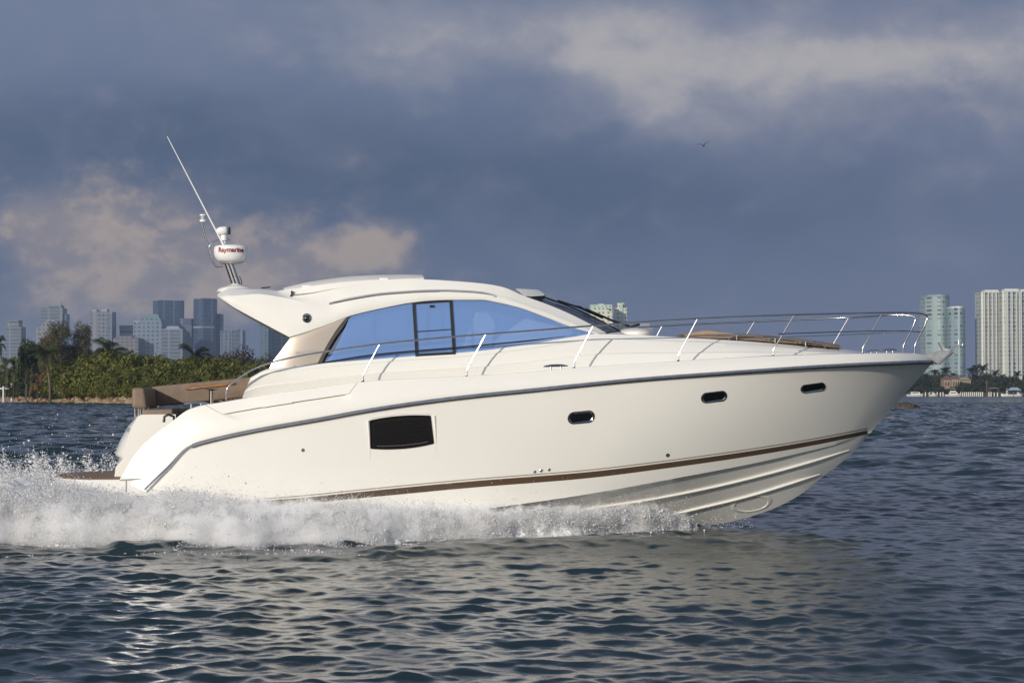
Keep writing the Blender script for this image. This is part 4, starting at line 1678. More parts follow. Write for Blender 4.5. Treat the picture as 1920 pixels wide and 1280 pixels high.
building("office_tower", "slim blue tower attached right of the tallest one", YL + 40, rect(398, 413.5), 588, f_blue2)
building("office_block", "low blue block with pale panel left half, end of the dark group", YL - 40, rect(413, 455), 619, f_blue2,
         [("pale_panel", rect(416, 432, -1.5, 8), 735, 620.5, f_pale, 1), ("roof_block", rect(418, 446, 6, 20), 619, 617, roofgrey, 1)], cat="office building")
building("apartment_tower", "teal glass slab seen under the yacht's roof wing", YL - 60, rect(485, 503), 604, facade("teal_facade", (.09, .145, .19), (.045, .08, .115), 7, 8, .6, .6, .4))
building("office_tower", "ribbed blue tower seen under the yacht's roof wing", YL, rect(503, 556), 596, f_blue2)

# towers on the right
YR = 3000
f_teal = facade("teal_balcony_facade", (.33, .40, .395), (.155, .225, .23), 6.2, 7, .55, .55, .7)
f_teal2 = facade("teal_balcony_facade_b", (.26, .335, .35), (.13, .19, .21), 6.2, 7, .6, .6, .7)
f_cream = facade("cream_balcony_facade", (.50, .51, .43), (.20, .24, .215), 6.2, 6.8, .52, .66, .6, (17, .16, (.66, .69, .62)))
f_cream2 = facade("cream_banded_facade", (.47, .50, .43), (.19, .235, .22), 6.2, 8, .52, .74, .6, (23, .12, (.66, .69, .62)))
f_green = facade("green_glass_facade", (.44, .56, .47), (.26, .36, .31), 5, 6, .5, .5, .3)
f_cream3 = facade("cream_window_facade", (.62, .62, .50), (.22, .25, .22), 6, 6, .5, .5, .35)
white_cap = mat("white_roof_cap", (.62, .62, .60), .7, vary=(.05, .05))


def bowed(x0, x1, sag, n=9, d=45):
    return [(x0 + (x1 - x0) * k, sag * (2 * k - 1) ** 2) for k in np.linspace(0, 1, n)] + [(x1, d + sag), (x0, d + sag)]


building("condominium_tower", "curved teal balcony tower with slanted roof, the taller of two", YR, bowed(1741.5, 1787, 22), 556, f_teal,
         [("slanted_crown", bowed(1743, 1787, 20), 556, 551.5, f_teal2, .93)])
building("condominium_tower", "shorter teal tower with white cap next to the slanted one", YR - 30, bowed(1785, 1815, 16), 577, f_teal2,
         [("white_cap", bowed(1787, 1812.5, 12, d=30), 577, 573.8, white_cap, 1)])
t = building("condominium_tower", "cream balcony tower with white vertical fins, its top slightly lower", YR, rect(1840.5, 1880), 547, f_cream,
             [("roof_house", rect(1849, 1874, 4, 20), 547, 543, white_cap, 1), ("stair_core", rect(1873.5, 1880, 2, 30), 735, 546, f_cream2, 1)])
t2 = building("condominium_tower", "cream balcony tower at the picture's right edge, the taller twin", YR - 20, rect(1880, 1951), 545.5, f_cream2,
              [("roof_house", rect(1886, 1912, 4, 20), 545.5, 541, white_cap, 1), ("roof_house", rect(1916, 1944, 4, 20), 545.5, 542, white_cap, 1)])
for tw, xs_, yt in ((t, (1846, 1853.5, 1861, 1868.5), 547), (t2, (1889.5, 1898, 1906.5, 1915), 545.5)):
    for x in xs_:
        mb = MB()
        Yf = YR - (4 if tw is t else 25)
        a = np.array([(x - 960) / FPX * Yf, Yf, 0]) - np.array(tw.location)
        zt = top_z(yt - 1, Yf)
        mb.box((a[0], a[1], zt / 2), (1.15, 5.5, zt))
        mb.build("white_fin", white_cap, tw, smooth=False)
building("hotel_tower", "green glass slab tower with cream front seen past the windshield", YR, rect(1107, 1148), 571, f_green,
         [("cream_front", rect(1114, 1141, -8, 9), 735, 577, f_cream3, 1), ("roof_block", rect(1122, 1132, 2, 20), 571, 569.5, white_cap, 1), ("side_front", rect(1136, 1148, -10, 9), 735, 583, f_cream3, 1)])
building("hotel_tower", "slim cream tower with stepped top seen past the wipers", YR + 40, rect(1153, 1175.5), 577, f_cream3,
         [("upper_block", rect(1158.5, 1171, 3, 18), 577, 567.5, f_cream3, 1), ("glass_core", rect(1163, 1168, -1.5, 8), 640, 569, f_green, 1)])
building("far_office_block", "faint brownish block low behind the bow rail", YR + 600, rect(1195, 1224), 612, facade("brownish_facade", (.30, .24, .24), (.16, .14, .15), 7, 8, .5, .6, .3),
         [("upper_block", rect(1200, 1219, 4, 20), 612, 606.5, concrete, 1)], cat="office building")

# ================================================================== vegetation
def leaf_mat(name, col, var=.35, tr=.25):
    m_ = bpy.data.materials.new(name)
    m_.use_nodes = True
    q = G(m_.node_tree)
    b = m_.node_tree.nodes['Principled BSDF']
    ge = q.new('ShaderNodeNewGeometry')
    oi = q.new('ShaderNodeObjectInfo').outputs['Random']
    k = q.add(1 - var, q.mul(ge.outputs['Random Per Island'], 2 * var))
    k = q.mul(k, q.add(.8, q.mul(oi, .4)))
    v = q.new('ShaderNodeVectorMath', operation='SCALE')
    v.inputs[0].default_value = col
    q.put(v.inputs['Scale'], k)
    q.put(b.inputs['Base Color'], v.outputs[0])
    b.inputs['Roughness'].default_value = .55
    b.inputs['Specular IOR Level'].default_value = .25
    t_ = q.new('ShaderNodeBsdfTranslucent')
    q.put(t_.inputs['Color'], v.outputs[0])
    mx = q.new('ShaderNodeMixShader'); mx.inputs[0].default_value = tr
    out = [n for n in m_.node_tree.nodes if n.type == 'OUTPUT_MATERIAL'][0]
    q.put(mx.inputs[1], b.outputs[0]); q.put(mx.inputs[2], t_.outputs[0]); q.put(out.inputs[0], mx.outputs[0])
    return m_


bark = mat("grey_bark", (.13, .105, .085), .9, vary=(2, .25), bump=(9, .4, .05))
L_mangrove = leaf_mat("mangrove_leaf", (.112, .119, .020), .42)
L_dark = leaf_mat("dark_green_leaf", (.050, .068, .024))
L_olive = leaf_mat("olive_leaf", (.085, .078, .042), .3)
L_palm = leaf_mat("palm_frond", (.045, .058, .018), .35)
L_brown = leaf_mat("brown_twig", (.060, .042, .030), .35)
L_dead = leaf_mat("dead_frond", (.17, .095, .045), .3)
L_shore = leaf_mat("shore_leaf", (.030, .042, .022), .35)
L_shore2 = leaf_mat("shore_leaf_olive", (.045, .055, .022), .35)


def leaves(n, clumps, size, seed, shell=.62, flat=1.0, droop=0.0):
    """n leaf quads scattered through ellipsoidal clumps [(centre, radii)]"""
    r = np.random.default_rng(seed)
    w = np.array([np.prod(np.array(c[1])) ** .67 for c in clumps]); w /= w.sum()
    which = r.choice(len(clumps), n, p=w)
    C = np.array([c[0] for c in clumps], float)[which]
    Rr = np.array([np.broadcast_to(c[1], 3) for c in clumps], float)[which]
    d = r.normal(size=(n, 3)); d /= np.linalg.norm(d, axis=1)[:, None]
    rad_ = shell + (1 - shell) * r.random(n) ** .6
    rad_ *= .82 + .32 * vnoise(d * 2.3 + which[:, None] * 7.1 + seed)
    P = C + d * Rr * rad_[:, None]
    nrm = d + r.normal(0, .55, (n, 3)) + np.array([0, 0, .25])
    nrm /= np.linalg.norm(nrm, axis=1)[:, None]
    a = np.cross(nrm, r.normal(size=(n, 3)) + np.array([0, 0, droop])); a /= np.linalg.norm(a, axis=1)[:, None]
    b_ = np.cross(nrm, a)
    s_ = size * r.uniform(.6, 1.4, n)[:, None]
    V = np.stack([P - a * s_, P + b_ * s_ * .55 * flat, P + a * s_, P - b_ * s_ * .55 * flat], 1).reshape(-1, 3)
    return V, np.arange(4 * n).reshape(n, 4)


def link_mesh(name, me, m_, parent=None):
    if not me.materials:
        me.materials.append(m_)
    o = bpy.data.objects.new(name, me)
    COL.objects.link(o)
    if parent:
        o.parent = parent
    return o


def limb_mesh(segs):
    mb_ = MB()
    for path, r in segs:
        mb_.tube(path, r, 6)
    return mb_


def tree_kind(name, leaf_m, n, clumps, size, seed, trunk_h, trunk_r, droop=0.0, shell=.6, flat=1.0):
    """prototype crown and trunk meshes of a tree about 1 unit = 1 m"""
    V, F_ = leaves(n, clumps, size, seed, shell, flat, droop)
    cm = fast_mesh("crown", V, F_)
    cm.materials.append(leaf_m)
    r = np.random.default_rng(seed)
    segs = [([(0, 0, -.6), (.08, .05, trunk_h * .5), (.0, .1, trunk_h)], [trunk_r * 1.25, trunk_r, trunk_r * .7])]
    for c, rr in clumps[:7]:
        segs.append(([(0, .05, trunk_h * .6), tuple(np.array(c) * [.5, .5, .0] + [0, 0, trunk_h * .55 + c[2] * .35]), tuple(c)], [trunk_r * .55, trunk_r * .35, trunk_r * .12]))
    mb_ = limb_mesh(segs)
    tm = bpy.data.meshes.new("trunk")
    tm.from_pydata(np.vstack(mb_.v).tolist(), [], mb_.f)
    tm.materials.append(bark)
    tm.shade_smooth()
    return name, cm, tm


def plant(kind, loc, scale, rz, label, cat, group=None):
    name, cm, tm = kind
    o = empty(name, loc, rz)
    o.scale = scale if not np.isscalar(scale) else (scale,) * 3
    tag(o, label, cat, group)
    link_mesh("crown", cm, None, o)
    link_mesh("trunk", tm, None, o)
    return o


def bush_clumps(seed, n=7, spread=.62):
    r = np.random.default_rng(seed)
    out = [((0, 0, .45), (.62, .62, .5))]
    for _ in range(n):
        a, q_ = r.uniform(0, 6.28), r.uniform(.3, spread)
        out.append(((math.cos(a) * q_, math.sin(a) * q_, r.uniform(.25, .78)), tuple(r.uniform(.22, .38, 3))))
    return out


bushes = [tree_kind("mangrove_bush", L_mangrove, 3200, bush_clumps(i, 11), .052, i, .35, .03, shell=.5) for i in (1, 2, 3)]
dbush = [tree_kind("shrub", L_dark, 2400, bush_clumps(i, 10), .058, i, .35, .03, shell=.5) for i in (11, 12)]
bbush = tree_kind("bare_shrub", L_brown, 1800, bush_clumps(21, 8), .07, 21, .4, .03, shell=.3, flat=.35)


def tall_clumps(seed, n=14, w=.30):
    r = np.random.default_rng(seed)
    out = []
    for i in range(n):
        k = .30 + .66 * (i + .5) / n
        ww = w * math.sin(math.pi * min(1, (k - .18) / .95)) ** .7
        a = r.uniform(0, 6.28)
        out.append(((math.cos(a) * ww * .7, math.sin(a) * ww * .7, k), (ww * r.uniform(.55, .8), ww * r.uniform(.55, .8), r.uniform(.08, .13))))
    return out


casu = [tree_kind("casuarina_tree", L_olive, 11000, tall_clumps(i, 26, .40), .022, i, .8, .02, droop=2.0, shell=.3, flat=.5) for i in (31, 32)]
broad = [tree_kind("broadleaf_tree", L_dark, 2600, [((0, 0, .62), (.36, .36, .30))] + [((.32 * math.cos(a), .32 * math.sin(a), .55 + .18 * math.sin(a * 2.3)), (.20, .20, .15)) for a in np.linspace(0, 6, 9)], .035, 41, .4, .03, shell=.45)]
shoretree = [tree_kind("shore_tree", L_shore if i % 2 else L_shore2, 1500, [((0, 0, .58), (.40, .40, .34))] + [((.36 * math.cos(a + i), .36 * math.sin(a + i), .50 + .22 * math.sin(a * 2.3 + i)), (.22, .22, .17)) for a in np.linspace(0, 6, 9)], .05, 50 + i, .35, .03, shell=.4) for i in (0, 1, 2)]


def palm_kind(name, leaf_m, seed, h=1.0, fl=.42, nf=17, tilt=.1, trunk_r=.022):
    """palm about 1 unit high to the crown base; fronds fl long"""
    r = np.random.default_rng(seed)
    V, F_ = [], []
    top = np.array([tilt, 0, h])
    for i in range(nf):
        az = 2 * math.pi * i / nf + r.uniform(-.2, .2)
        e0 = rad(r.choice([78, 60, 38, 15, -12], p=[.25, .25, .25, .15, .1]) + r.uniform(-8, 8))
        L_ = fl * r.uniform(.85, 1.15)
        p = top.copy(); el = e0
        dirv = np.array([math.cos(az), math.sin(az), 0])
        sidev = np.array([-math.sin(az), math.cos(az), 0])
        ns = 11
        for k in range(ns):
            st = dirv * math.cos(el) + np.array([0, 0, math.sin(el)])
            p2 = p + st * L_ / ns
            wl = fl * .36 * (math.sin(math.pi * (.12 + .86 * k / ns))) ** .8
            for sg in (-1, 1):
                for hh in (0.0, .5):
                    q0 = p + (p2 - p) * hh
                    tip = q0 + sidev * sg * wl * .85 + st * wl * .45 - np.array([0, 0, wl * .55])
                    q1 = q0 + (p2 - p) * .42
                    n0 = len(V)
                    V += [q0, q1, tip]
                    F_.append((n0, n0 + 1, n0 + 2))
            p = p2
            el -= rad(4.5 + 1.3 * k)
    cm = fast_mesh("crown", np.array(V), None, np.array(F_))
    cm.materials.append(leaf_m)
    mb_ = MB()
    mb_.tube([(0, 0, -.05), (tilt * .15, 0, h * .4), (tilt * .6, 0, h * .8), tuple(top)], [trunk_r * 1.3, trunk_r, trunk_r * .9, trunk_r * .9], 7)
    tm = bpy.data.meshes.new("trunk")
    tm.from_pydata(np.vstack(mb_.v).tolist(), [], mb_.f)
    tm.materials.append(bark)
    tm.shade_smooth()
    return name, cm, tm


palms = [palm_kind("palm_tree", L_palm, 61, 1, .5, 20, .08), palm_kind("palm_tree", L_palm, 62, 1, .42, 18, -.1), palm_kind("palm_tree", L_shore, 63, 1, .40, 20, .05)]
smallpalm = palm_kind("palm_tree", L_mangrove, 64, 1, .55, 16, .04, .018)
deadpalm = palm_kind("dead_palm", L_dead, 65, .5, .6, 9, .1, .03)

# ---- the island on the left
def shoreY(px): return float(np.interp(px, [-200, 0, 120, 250, 520, 640], [560, 520, 455, 425, 428, 470]))


sand = mat("wet_sand", (.30, .24, .17), .85, vary=(.25, .25), bump=(1.2, .5, .1))
mb = MB()
pxs = np.linspace(-220, 640, 90)
rows_ = []
for dY, z in ((-10, -1.2), (-1.0, -.12), (2.0, .25), (6, .7), (14, 1.1), (60, 1.3), (110, -.6)):
    r_ = []
    for i, p in enumerate(pxs):
        Y = shoreY(p) + dY
        k = min(1, (640 - p) / 60)
        r_.append((ground_x(p, Y), Y, z * k - (1 - k) * .8 + (.22 * (vnoise(np.array([p * .11, dY * .3, 2.0])) - .5) if -2 < dY < 30 else 0)))
    rows_.append(r_)
mb.grid(np.array(rows_))
isl = mb.build("island_ground", sand)
tag(isl, "low sandy island with rocky edge", None, None, 'structure')


def at(px, py_base, Y):
    return (ground_x(px, Y), Y, 0)


def put(kind, px, pytop, Y, base_py=None, w=None, label="", cat="tree", group=None, native=(1.0, 1.0), z0=.9):
    """plants a prototype so its crown spans w px and tops out at pytop; native = (width, height) of the prototype"""
    zt = top_z(pytop, Y)
    sz = (zt - z0) / native[1]
    sx = (w / FPX * Y) / native[0] if w else sz
    return plant(kind, (ground_x(px, Y), Y, z0), (sx, sx, sz), random.uniform(0, 6.28), label, cat, group)


rb = random.Random(4)
GB = "mangrove bushes along the island"
for row, (ptop, dY, x0, x1, step, jit) in enumerate(((718, 6, 128, 520, 16, 8), (700, 10, 108, 520, 17, 9), (682, 17, 118, 520, 17, 9), (667, 26, 150, 520, 24, 9))):
    x = x0
    while x < x1:
        k = max(0, 1 - (x - x0) / 45.0) * (14 if row == 0 else 8)
        lift = np.interp(x, [120, 200, 300, 380, 520], [2, -6, 0, 2, 8])
        put(rb.choice(bushes), x, ptop + rb.uniform(-jit, jit) + k + lift, shoreY(x) + dY + rb.uniform(-1, 1), w=(748 - ptop) * rb.uniform(.85, 1.25) + 8,
            label="leafy yellow green mangrove bush behind the island's rocks", cat="bush", group=GB, native=(1.35, 1.0))
        x += step * rb.uniform(.75, 1.2)
GD = "dark shrubs at the island's sandy end"
for row, (ptop, dY, x0, x1, step) in enumerate(((722, 7, 30, 128, 15), (703, 14, 34, 120, 17), (692, 26, 52, 215, 20), (688, 40, -40, 60, 18))):
    x = x0
    while x < x1:
        put(rb.choice(dbush), x, ptop + rb.uniform(-5, 5), shoreY(x) + dY, w=rb.uniform(26, 36),
            label="dark green shrub behind the sandy beach of the island", cat="bush", group=GD, native=(1.35, 1.0))
        x += step * rb.uniform(.8, 1.2)
put(bbush, 418, 660, 470, w=66, label="brown bare shrub rising above the mangroves, left of its taller twin", cat="bush", native=(1.35, 1.0))
put(bbush, 452, 649, 474, w=80, label="tallest brown bare shrub above the mangroves by the yacht's sofa", cat="bush", native=(1.35, 1.0))
put(bbush, 497, 664, 472, w=60, label="brown bare shrub half hidden by the yacht's wing", cat="bush", native=(1.35, 1.0))
put(casu[0], 108, 604, 480, w=44, label="tall feathery olive tree, the taller of two above the bushes", native=(.72, 1.0))
put(casu[1], 88, 634, 484, w=26, label="short feathery olive tree leaning on the taller one", native=(.72, 1.0))
put(casu[1], 153, 608, 484, w=34, label="narrow feathery olive tree right of the tallest", native=(.72, 1.0))
put(casu[0], 138, 650, 482, w=30, label="low feathery olive tree between the two tall ones", native=(.72, 1.0))
put(broad[0], 50, 628, 490, w=46, label="round dark broadleaf tree left of the feathery trees", native=(1.0, .95))
put(broad[0], 74, 636, 494, w=30, label="narrow dark broadleaf tree beside the round one", native=(1.0, .95))
put(broad[0], 165, 652, 492, w=40, label="low dark broadleaf tree under the narrow feathery tree", native=(1.0, .95))
put(palms[0], 196, 632, 462, w=96, label="large coconut palm with upright fronds before the balcony tower", native=(.98, 1.32), z0=0)
put(palms[1], 95, 644, 462, w=90, label="palm fanning out in front of the tallest feathery tree", native=(.9, 1.25), z0=0)
put(palms[0], 360, 646, 462, w=84, label="dark palm above the mangroves by the tallest dark tower", native=(.98, 1.3), z0=0)
put(palms[1], 318, 668, 466, w=34, label="half sunk palm left of the dark palm", native=(.9, 1.25), z0=0)
put(palms[1], -8, 625, 480, w=44, label="palm whose fronds just enter the picture's left edge", native=(.9, 1.25), z0=0)
put(deadpalm, 257, 676, 462, w=22, label="small palm with rusty brown fronds among the mangroves", native=(1.1, .95), z0=0)
put(deadpalm, 70, 684, 470, w=44, label="drooping palm with dead brown fronds above the beach", native=(1.1, .95), z0=0)
put(smallpalm, 11, 672, 500, w=30, label="slender pale trunked palm behind the white dock, left one", native=(1.05, 1.3), z0=0)
put(smallpalm, 25, 670, 503, w=30, label="slender pale trunked palm behind the white dock, right one", native=(1.05, 1.3), z0=0)
# hut roof among the bushes
mb = MB()
Y = 472
for a, b in (((206, 676), (236, 664)),):
    x0, x1 = ground_x(204, Y), ground_x(240, Y)
    zb, zt = top_z(676, Y), top_z(664.5, Y)
    mb.add([(x0, Y - 3, zb), (x1, Y - 3, zb), (x1, Y + 3, zb), (x0, Y + 3, zb), (x0 + 1, Y, zt), (x1 - 1, Y, zt)], [(0, 1, 5, 4), (2, 3, 4, 5), (1, 2, 5), (3, 0, 4)])
hut = empty("hut", (0, 0, 0))
tag(hut, "small hut whose grey brown roof shows above the mangroves", "hut")
mb.build("roof", mat("brown_roof", (.10, .085, .08), .8, vary=(1, .2)), hut, smooth=False)
mb = MB()
mb.box(((x0 + x1) / 2, Y, zb / 2), (x1 - x0 - .8, 5, zb))
mb.build("wall", mat("hut_wall", (.30, .28, .25), .8, vary=(1, .1)), hut, smooth=False)
# white dock
wpaint = mat("white_dock_paint", (.62, .61, .58), .6, vary=(3, .1))
dock = empty("dock", (ground_x(12, 512), 512, 0))
tag(dock, "white wooden dock with posts at the left edge of the beach", "dock")
Yd = 512
mb = MB()
mb.box((-2.4, 0, top_z(728, Yd)), (6.6, 1.4, .30)); mb.build("deck_beam", wpaint, dock, smooth=False)
for px, yt, yb in ((8, 724, 752), (23.5, 719, 752), (-6, 724, 752)):
    mb = MB()
    zt = top_z(yt, Yd)
    mb.box((ground_x(px, Yd) - dock.location.x, -.8, zt / 2 - .3), (.36, .36, zt + .6)); mb.build("post", wpaint, dock, smooth=False)

# boulders
def rock_mesh(seed):
    bm = bmesh.new()
    bmesh.ops.create_icosphere(bm, subdivisions=3, radius=1)
    off = np.random.default_rng(seed).uniform(0, 40, 3)
    for v in bm.verts:
        d = np.array(v.co)
        k = .72 + .62 * fbm(d * 1.1 + off, 3) + .10 * (vnoise(d * 5 + off) - .5)
        v.co = Vector(d * k * [1.15, 1, .78])
    for _ in range(5):
        n_ = Vector(np.random.default_rng(seed * 9 + _).normal(size=3)).normalized()
        bmesh.ops.bisect_plane(bm, geom=bm.verts[:] + bm.edges[:] + bm.faces[:], plane_co=n_ * .82, plane_no=n_, clear_outer=True)
        ed = [e for e in bm.edges if e.is_boundary]
        if ed:
            bmesh.ops.holes_fill(bm, edges=ed)
    me_ = bpy.data.meshes.new("boulder")
    bm.to_mesh(me_); bm.free()
    return me_


rock_m = mat("brown_rock", (.27, .185, .115), .9, vary=(.9, .35), bump=(2.5, .5, .15))
rock_d = mat("dark_rock", (.055, .042, .033), .8, vary=(.9, .35), bump=(2.5, .5, .15))
rmesh = [rock_mesh(i) for i in range(5)]
for m_ in rmesh: m_.materials.append(rock_m); m_.shade_smooth(); m_.set_sharp_from_angle(angle=rad(30))
rmeshd = []
for m_ in rmesh:
    c_ = m_.copy(); c_.materials.clear(); c_.materials.append(rock_d); rmeshd.append(c_)
rk = random.Random(9)
for i in range(210):
    px = rk.uniform(28, 470)
    if px < 70 and rk.random() < .4: continue
    Y = shoreY(px) + rk.uniform(-1.6, 5.5)
    o = bpy.data.objects.new("boulder", rk.choice(rmesh))
    COL.objects.link(o)
    s_ = rk.choice([.4, .55, .7, .85, 1.05]) * (.7 if px < 110 else 1)
    o.location = (ground_x(px, Y), Y, .12 + (Y - shoreY(px)) * .20)
    o.scale = (s_ * rk.uniform(.8, 1.3), s_, s_ * rk.uniform(.7, 1.1))
    o.rotation_euler = (rk.uniform(-.4, .4), rk.uniform(-.4, .4), rk.uniform(0, 6.28))
    tag(o, "brown boulder on the island's rocky shoreline", "rock", "boulders along the island shore")

# rocky islet off the bow
Yi = 312
mb = MB()
P = []
for r_, z in ((1.0, -.25), (.8, .22), (.5, .42), (.2, .50), (.01, .5)):
    P.append([(ground_x(1690, Yi) + 3.7 * r_ * math.cos(a) * (1 + .15 * math.sin(3 * a)), Yi + 1.6 * r_ * math.sin(a), z * (.8 + .4 * vnoise(np.array([a * 1.5, r_ * 4, 1.])))) for a in np.linspace(0, 2 * math.pi, 40, endpoint=False)])
mb.grid(np.array(P), closev=True)
o = mb.build("islet_ground", mat("weedy_rock", (.085, .062, .030), .9, vary=(1.2, .4), bump=(3, .6, .1)))
tag(o, "flat weedy rock ledge under the yacht's bow", None, None, 'structure')
for px, py, s_ in ((1690, 757, .62), (1699, 754.5, .72), (1710, 757.5, .58), (1682, 758, .6), (1719, 761, .30), (1704, 759, .5)):
    o = bpy.data.objects.new("boulder", rk.choice(rmeshd))
    COL.objects.link(o)
    o.location = (ground_x(px, Yi), Yi + rk.uniform(-.5, .4), max(.3, top_z(py, Yi) - s_ * .55))
    o.scale = (s_ * 1.2, s_, s_ * .9)
    o.rotation_euler = (rk.uniform(-.3, .3), rk.uniform(-.3, .3), rk.uniform(0, 6))
    tag(o, "dark wet boulder heaped on the weedy islet by the bow", "rock", "dark boulders on the islet")

# ---- the far shore on the right
YS = 1170
mb = MB()
pxs = np.linspace(1560, 2120, 50)
rows_ = []
for dY, z in ((-25, -1.5), (-1, -.1), (2, .8), (30, 1.5), (200, 2), (260, -1)):
    rows_.append([(ground_x(p, YS + dY), YS + dY, z * min(1, (p - 1560) / 40 + .0) - .5 * max(0, 1 - (p - 1560) / 40)) for p in pxs])
mb.grid(np.array(rows_))
o = mb.build("shore_ground", mat("shore_soil", (.11, .10, .07), .9, vary=(.08, .3)))
tag(o, "wooded far shore on the right", None, None, 'structure')
GS = "broadleaf trees on the far shore"
rs = random.Random(21)
for row, (ptop, dY, n) in enumerate(((716, 30, 15), (705, 60, 17), (698, 95, 16))):
    for i in range(n):
        px = 1640 + (i + rs.uniform(-.3, .3)) * (330 / n)
        put(rs.choice(shoretree), px, ptop + rs.uniform(-6, 7), YS + dY, w=rs.uniform(24, 36), label="dark round broadleaf tree in the wooded far shore", group=GS, native=(1.1, .98))
GP = "palms standing above the far shore"
for px, py, w in ((1752, 690, 26), (1771, 686, 28), (1820, 686, 26), (1831, 681, 26), (1843, 680, 30), (1866, 691, 26), (1879, 699, 20), (1907, 693, 24), (1716, 706, 22), (1736, 700, 22), (1945, 690, 26), (1789, 697, 22)):
    put(palms[2], px, py, YS + rs.uniform(70, 110), w=w, label="dark palm rising above the trees of the far shore", group=GP, native=(.8, 1.3), z0=1)
# houses
def house_far(px0, px1, pye, pyr, Y, wall_c, roof_c, label):
    o = empty("house", (ground_x((px0 + px1) / 2, Y), Y, 0))
    tag(o, label, "house")
    hw = (px1 - px0) / 2 / FPX * Y
    ze, zr = top_z(pye, Y), top_z(pyr, Y)
    mb_ = MB(); mb_.box((0, 0, ze / 2), (hw * 1.85, 9, ze)); mb_.build("wall", wall_c, o, smooth=False)
    mb_ = MB()
    mb_.add([(-hw, -5.2, ze), (hw, -5.2, ze), (hw, 5.2, ze), (-hw, 5.2, ze), (-hw * .45, 0, zr), (hw * .45, 0, zr)], [(0, 1, 5, 4), (1, 2, 5), (2, 3, 4, 5), (3, 0, 4), (3, 2, 1, 0)])
    mb_.build("roof", roof_c, o, smooth=False)
    for k in (-.5, .1, .6):
        mb_ = MB(); mb_.box((hw * k, -4.55, ze * .72), (hw * .22, .12, ze * .2)); mb_.build("window", dark_glass, o, smooth=False)
    return o


wl1 = mat("pink_stucco", (.27, .185, .155), .85, vary=(.2, .1)); wl2 = mat("tan_stucco", (.27, .225, .165), .85, vary=(.2, .1))
rf1 = mat("terracotta_roof", (.16, .095, .075), .8, vary=(.4, .2)); rf2 = mat("sand_roof", (.36, .28, .19), .8, vary=(.4, .15))
house_far(1766, 1783, 711, 705, YS + 22, wl1, rf1, "pink house with terracotta roof among the far shore trees")
house_far(1781, 1797, 710, 704, YS + 18, wl2, rf1, "tan house with terracotta roof right of the pink one")
house_far(1795, 1818, 712, 707, YS + 40, wl2, rf2, "sand roofed house partly hidden by green trees")
for px, py, w in ((1760, 722, 22), (1790, 722, 20), (1806, 716, 24), (1822, 724, 24), (1735, 724, 22), (1845, 722, 26), (1868, 720, 26), (1890, 719, 22), (1912, 722, 24), (1776, 727, 18), (1713, 724, 24), (1700, 718, 20)):
    put(rs.choice(shoretree), px, py, YS + 10, w=w, label="low bushy tree at the water's edge of the far shore", cat="tree", group="low trees at the far waterline", native=(1.1, .98))

# seawall, pilings
o = MB()
o.box((ground_x(1830, YS - 6), YS - 6, .25), (120, 2, 1.1))
sw = o.build("sea_wall", mat("dark_seawall", (.06, .055, .05), .9, vary=(.3, .3)), smooth=False)
tag(sw, "low dark sea wall along the far shore", "sea wall")
pile_m = bpy.data.meshes.new("piling")
mb = MB(); mb.lathe([(.33, -1), (.33, 2.2), (.36, 2.25), (.02, 2.75)], seg=10)
pile_m.from_pydata(np.vstack(mb.v).tolist(), [], mb.f)
pile_m.materials.append(mat("white_piling", (.70, .69, .64), .6, vary=(1, .1)))
for px in list(np.linspace(1801, 1842, 12)) + [1854, 1858, 1864, 1870] + [1735, 1742, 1748, 1757, 1763, 1768]:
    o = bpy.data.objects.new("piling", pile_m)
    COL.objects.link(o)
    o.location = (ground_x(px, YS - 9), YS - 9, rs.uniform(-.25, .1))
    tag(o, "white capped mooring piling in front of the far sea wall", "piling", "white pilings along the far shore")
mb = MB()
x_ = ground_x(1850, YS - 7)
mb.tube([(x_, YS - 7, 0), (x_, YS - 7, top_z(714, YS))], .22, 8)
o = mb.build("wooden_pole", bark); tag(o, "tall thin pole standing on the far sea wall", "pole")
# dock shelters
def shelter(px0, px1, pyr, pyt, rm, label):
    Y = YS - 10
    o = empty("dock_shelter", (ground_x((px0 + px1) / 2, Y), Y, 0)); tag(o, label, "boat shelter")
    hw = (px1 - px0) / 2 / FPX * Y
    ze, zr = top_z(pyr, Y), top_z(pyt, Y)
    mb_ = MB()
    mb_.add([(-hw, -3, ze), (hw, -3, ze), (hw, 3, ze), (-hw, 3, ze), (-hw * .5, 0, zr), (hw * .5, 0, zr)], [(0, 1, 5, 4), (1, 2, 5), (2, 3, 4, 5), (3, 0, 4), (3, 2, 1, 0)])
    mb_.build("roof", rm, o, smooth=False)
    for sx_ in (-.85, .85):
        for sy in (-2.5, 2.5):
            mb_ = MB(); mb_.tube([(hw * sx_, sy, -1), (hw * sx_, sy, ze)], .2, 8); mb_.build("post", bark, o)


shelter(1889.5, 1913, 731.5, 726, mat("pale_blue_roof", (.30, .40, .50), .5, vary=(.3, .1)), "boat shelter with pale blue roof at the far dock")
shelter(1853, 1871, 728, 726.5, mat("grey_flat_roof", (.35, .33, .31), .7, vary=(.3, .1)), "small flat roofed dock shelter left of the blue one")

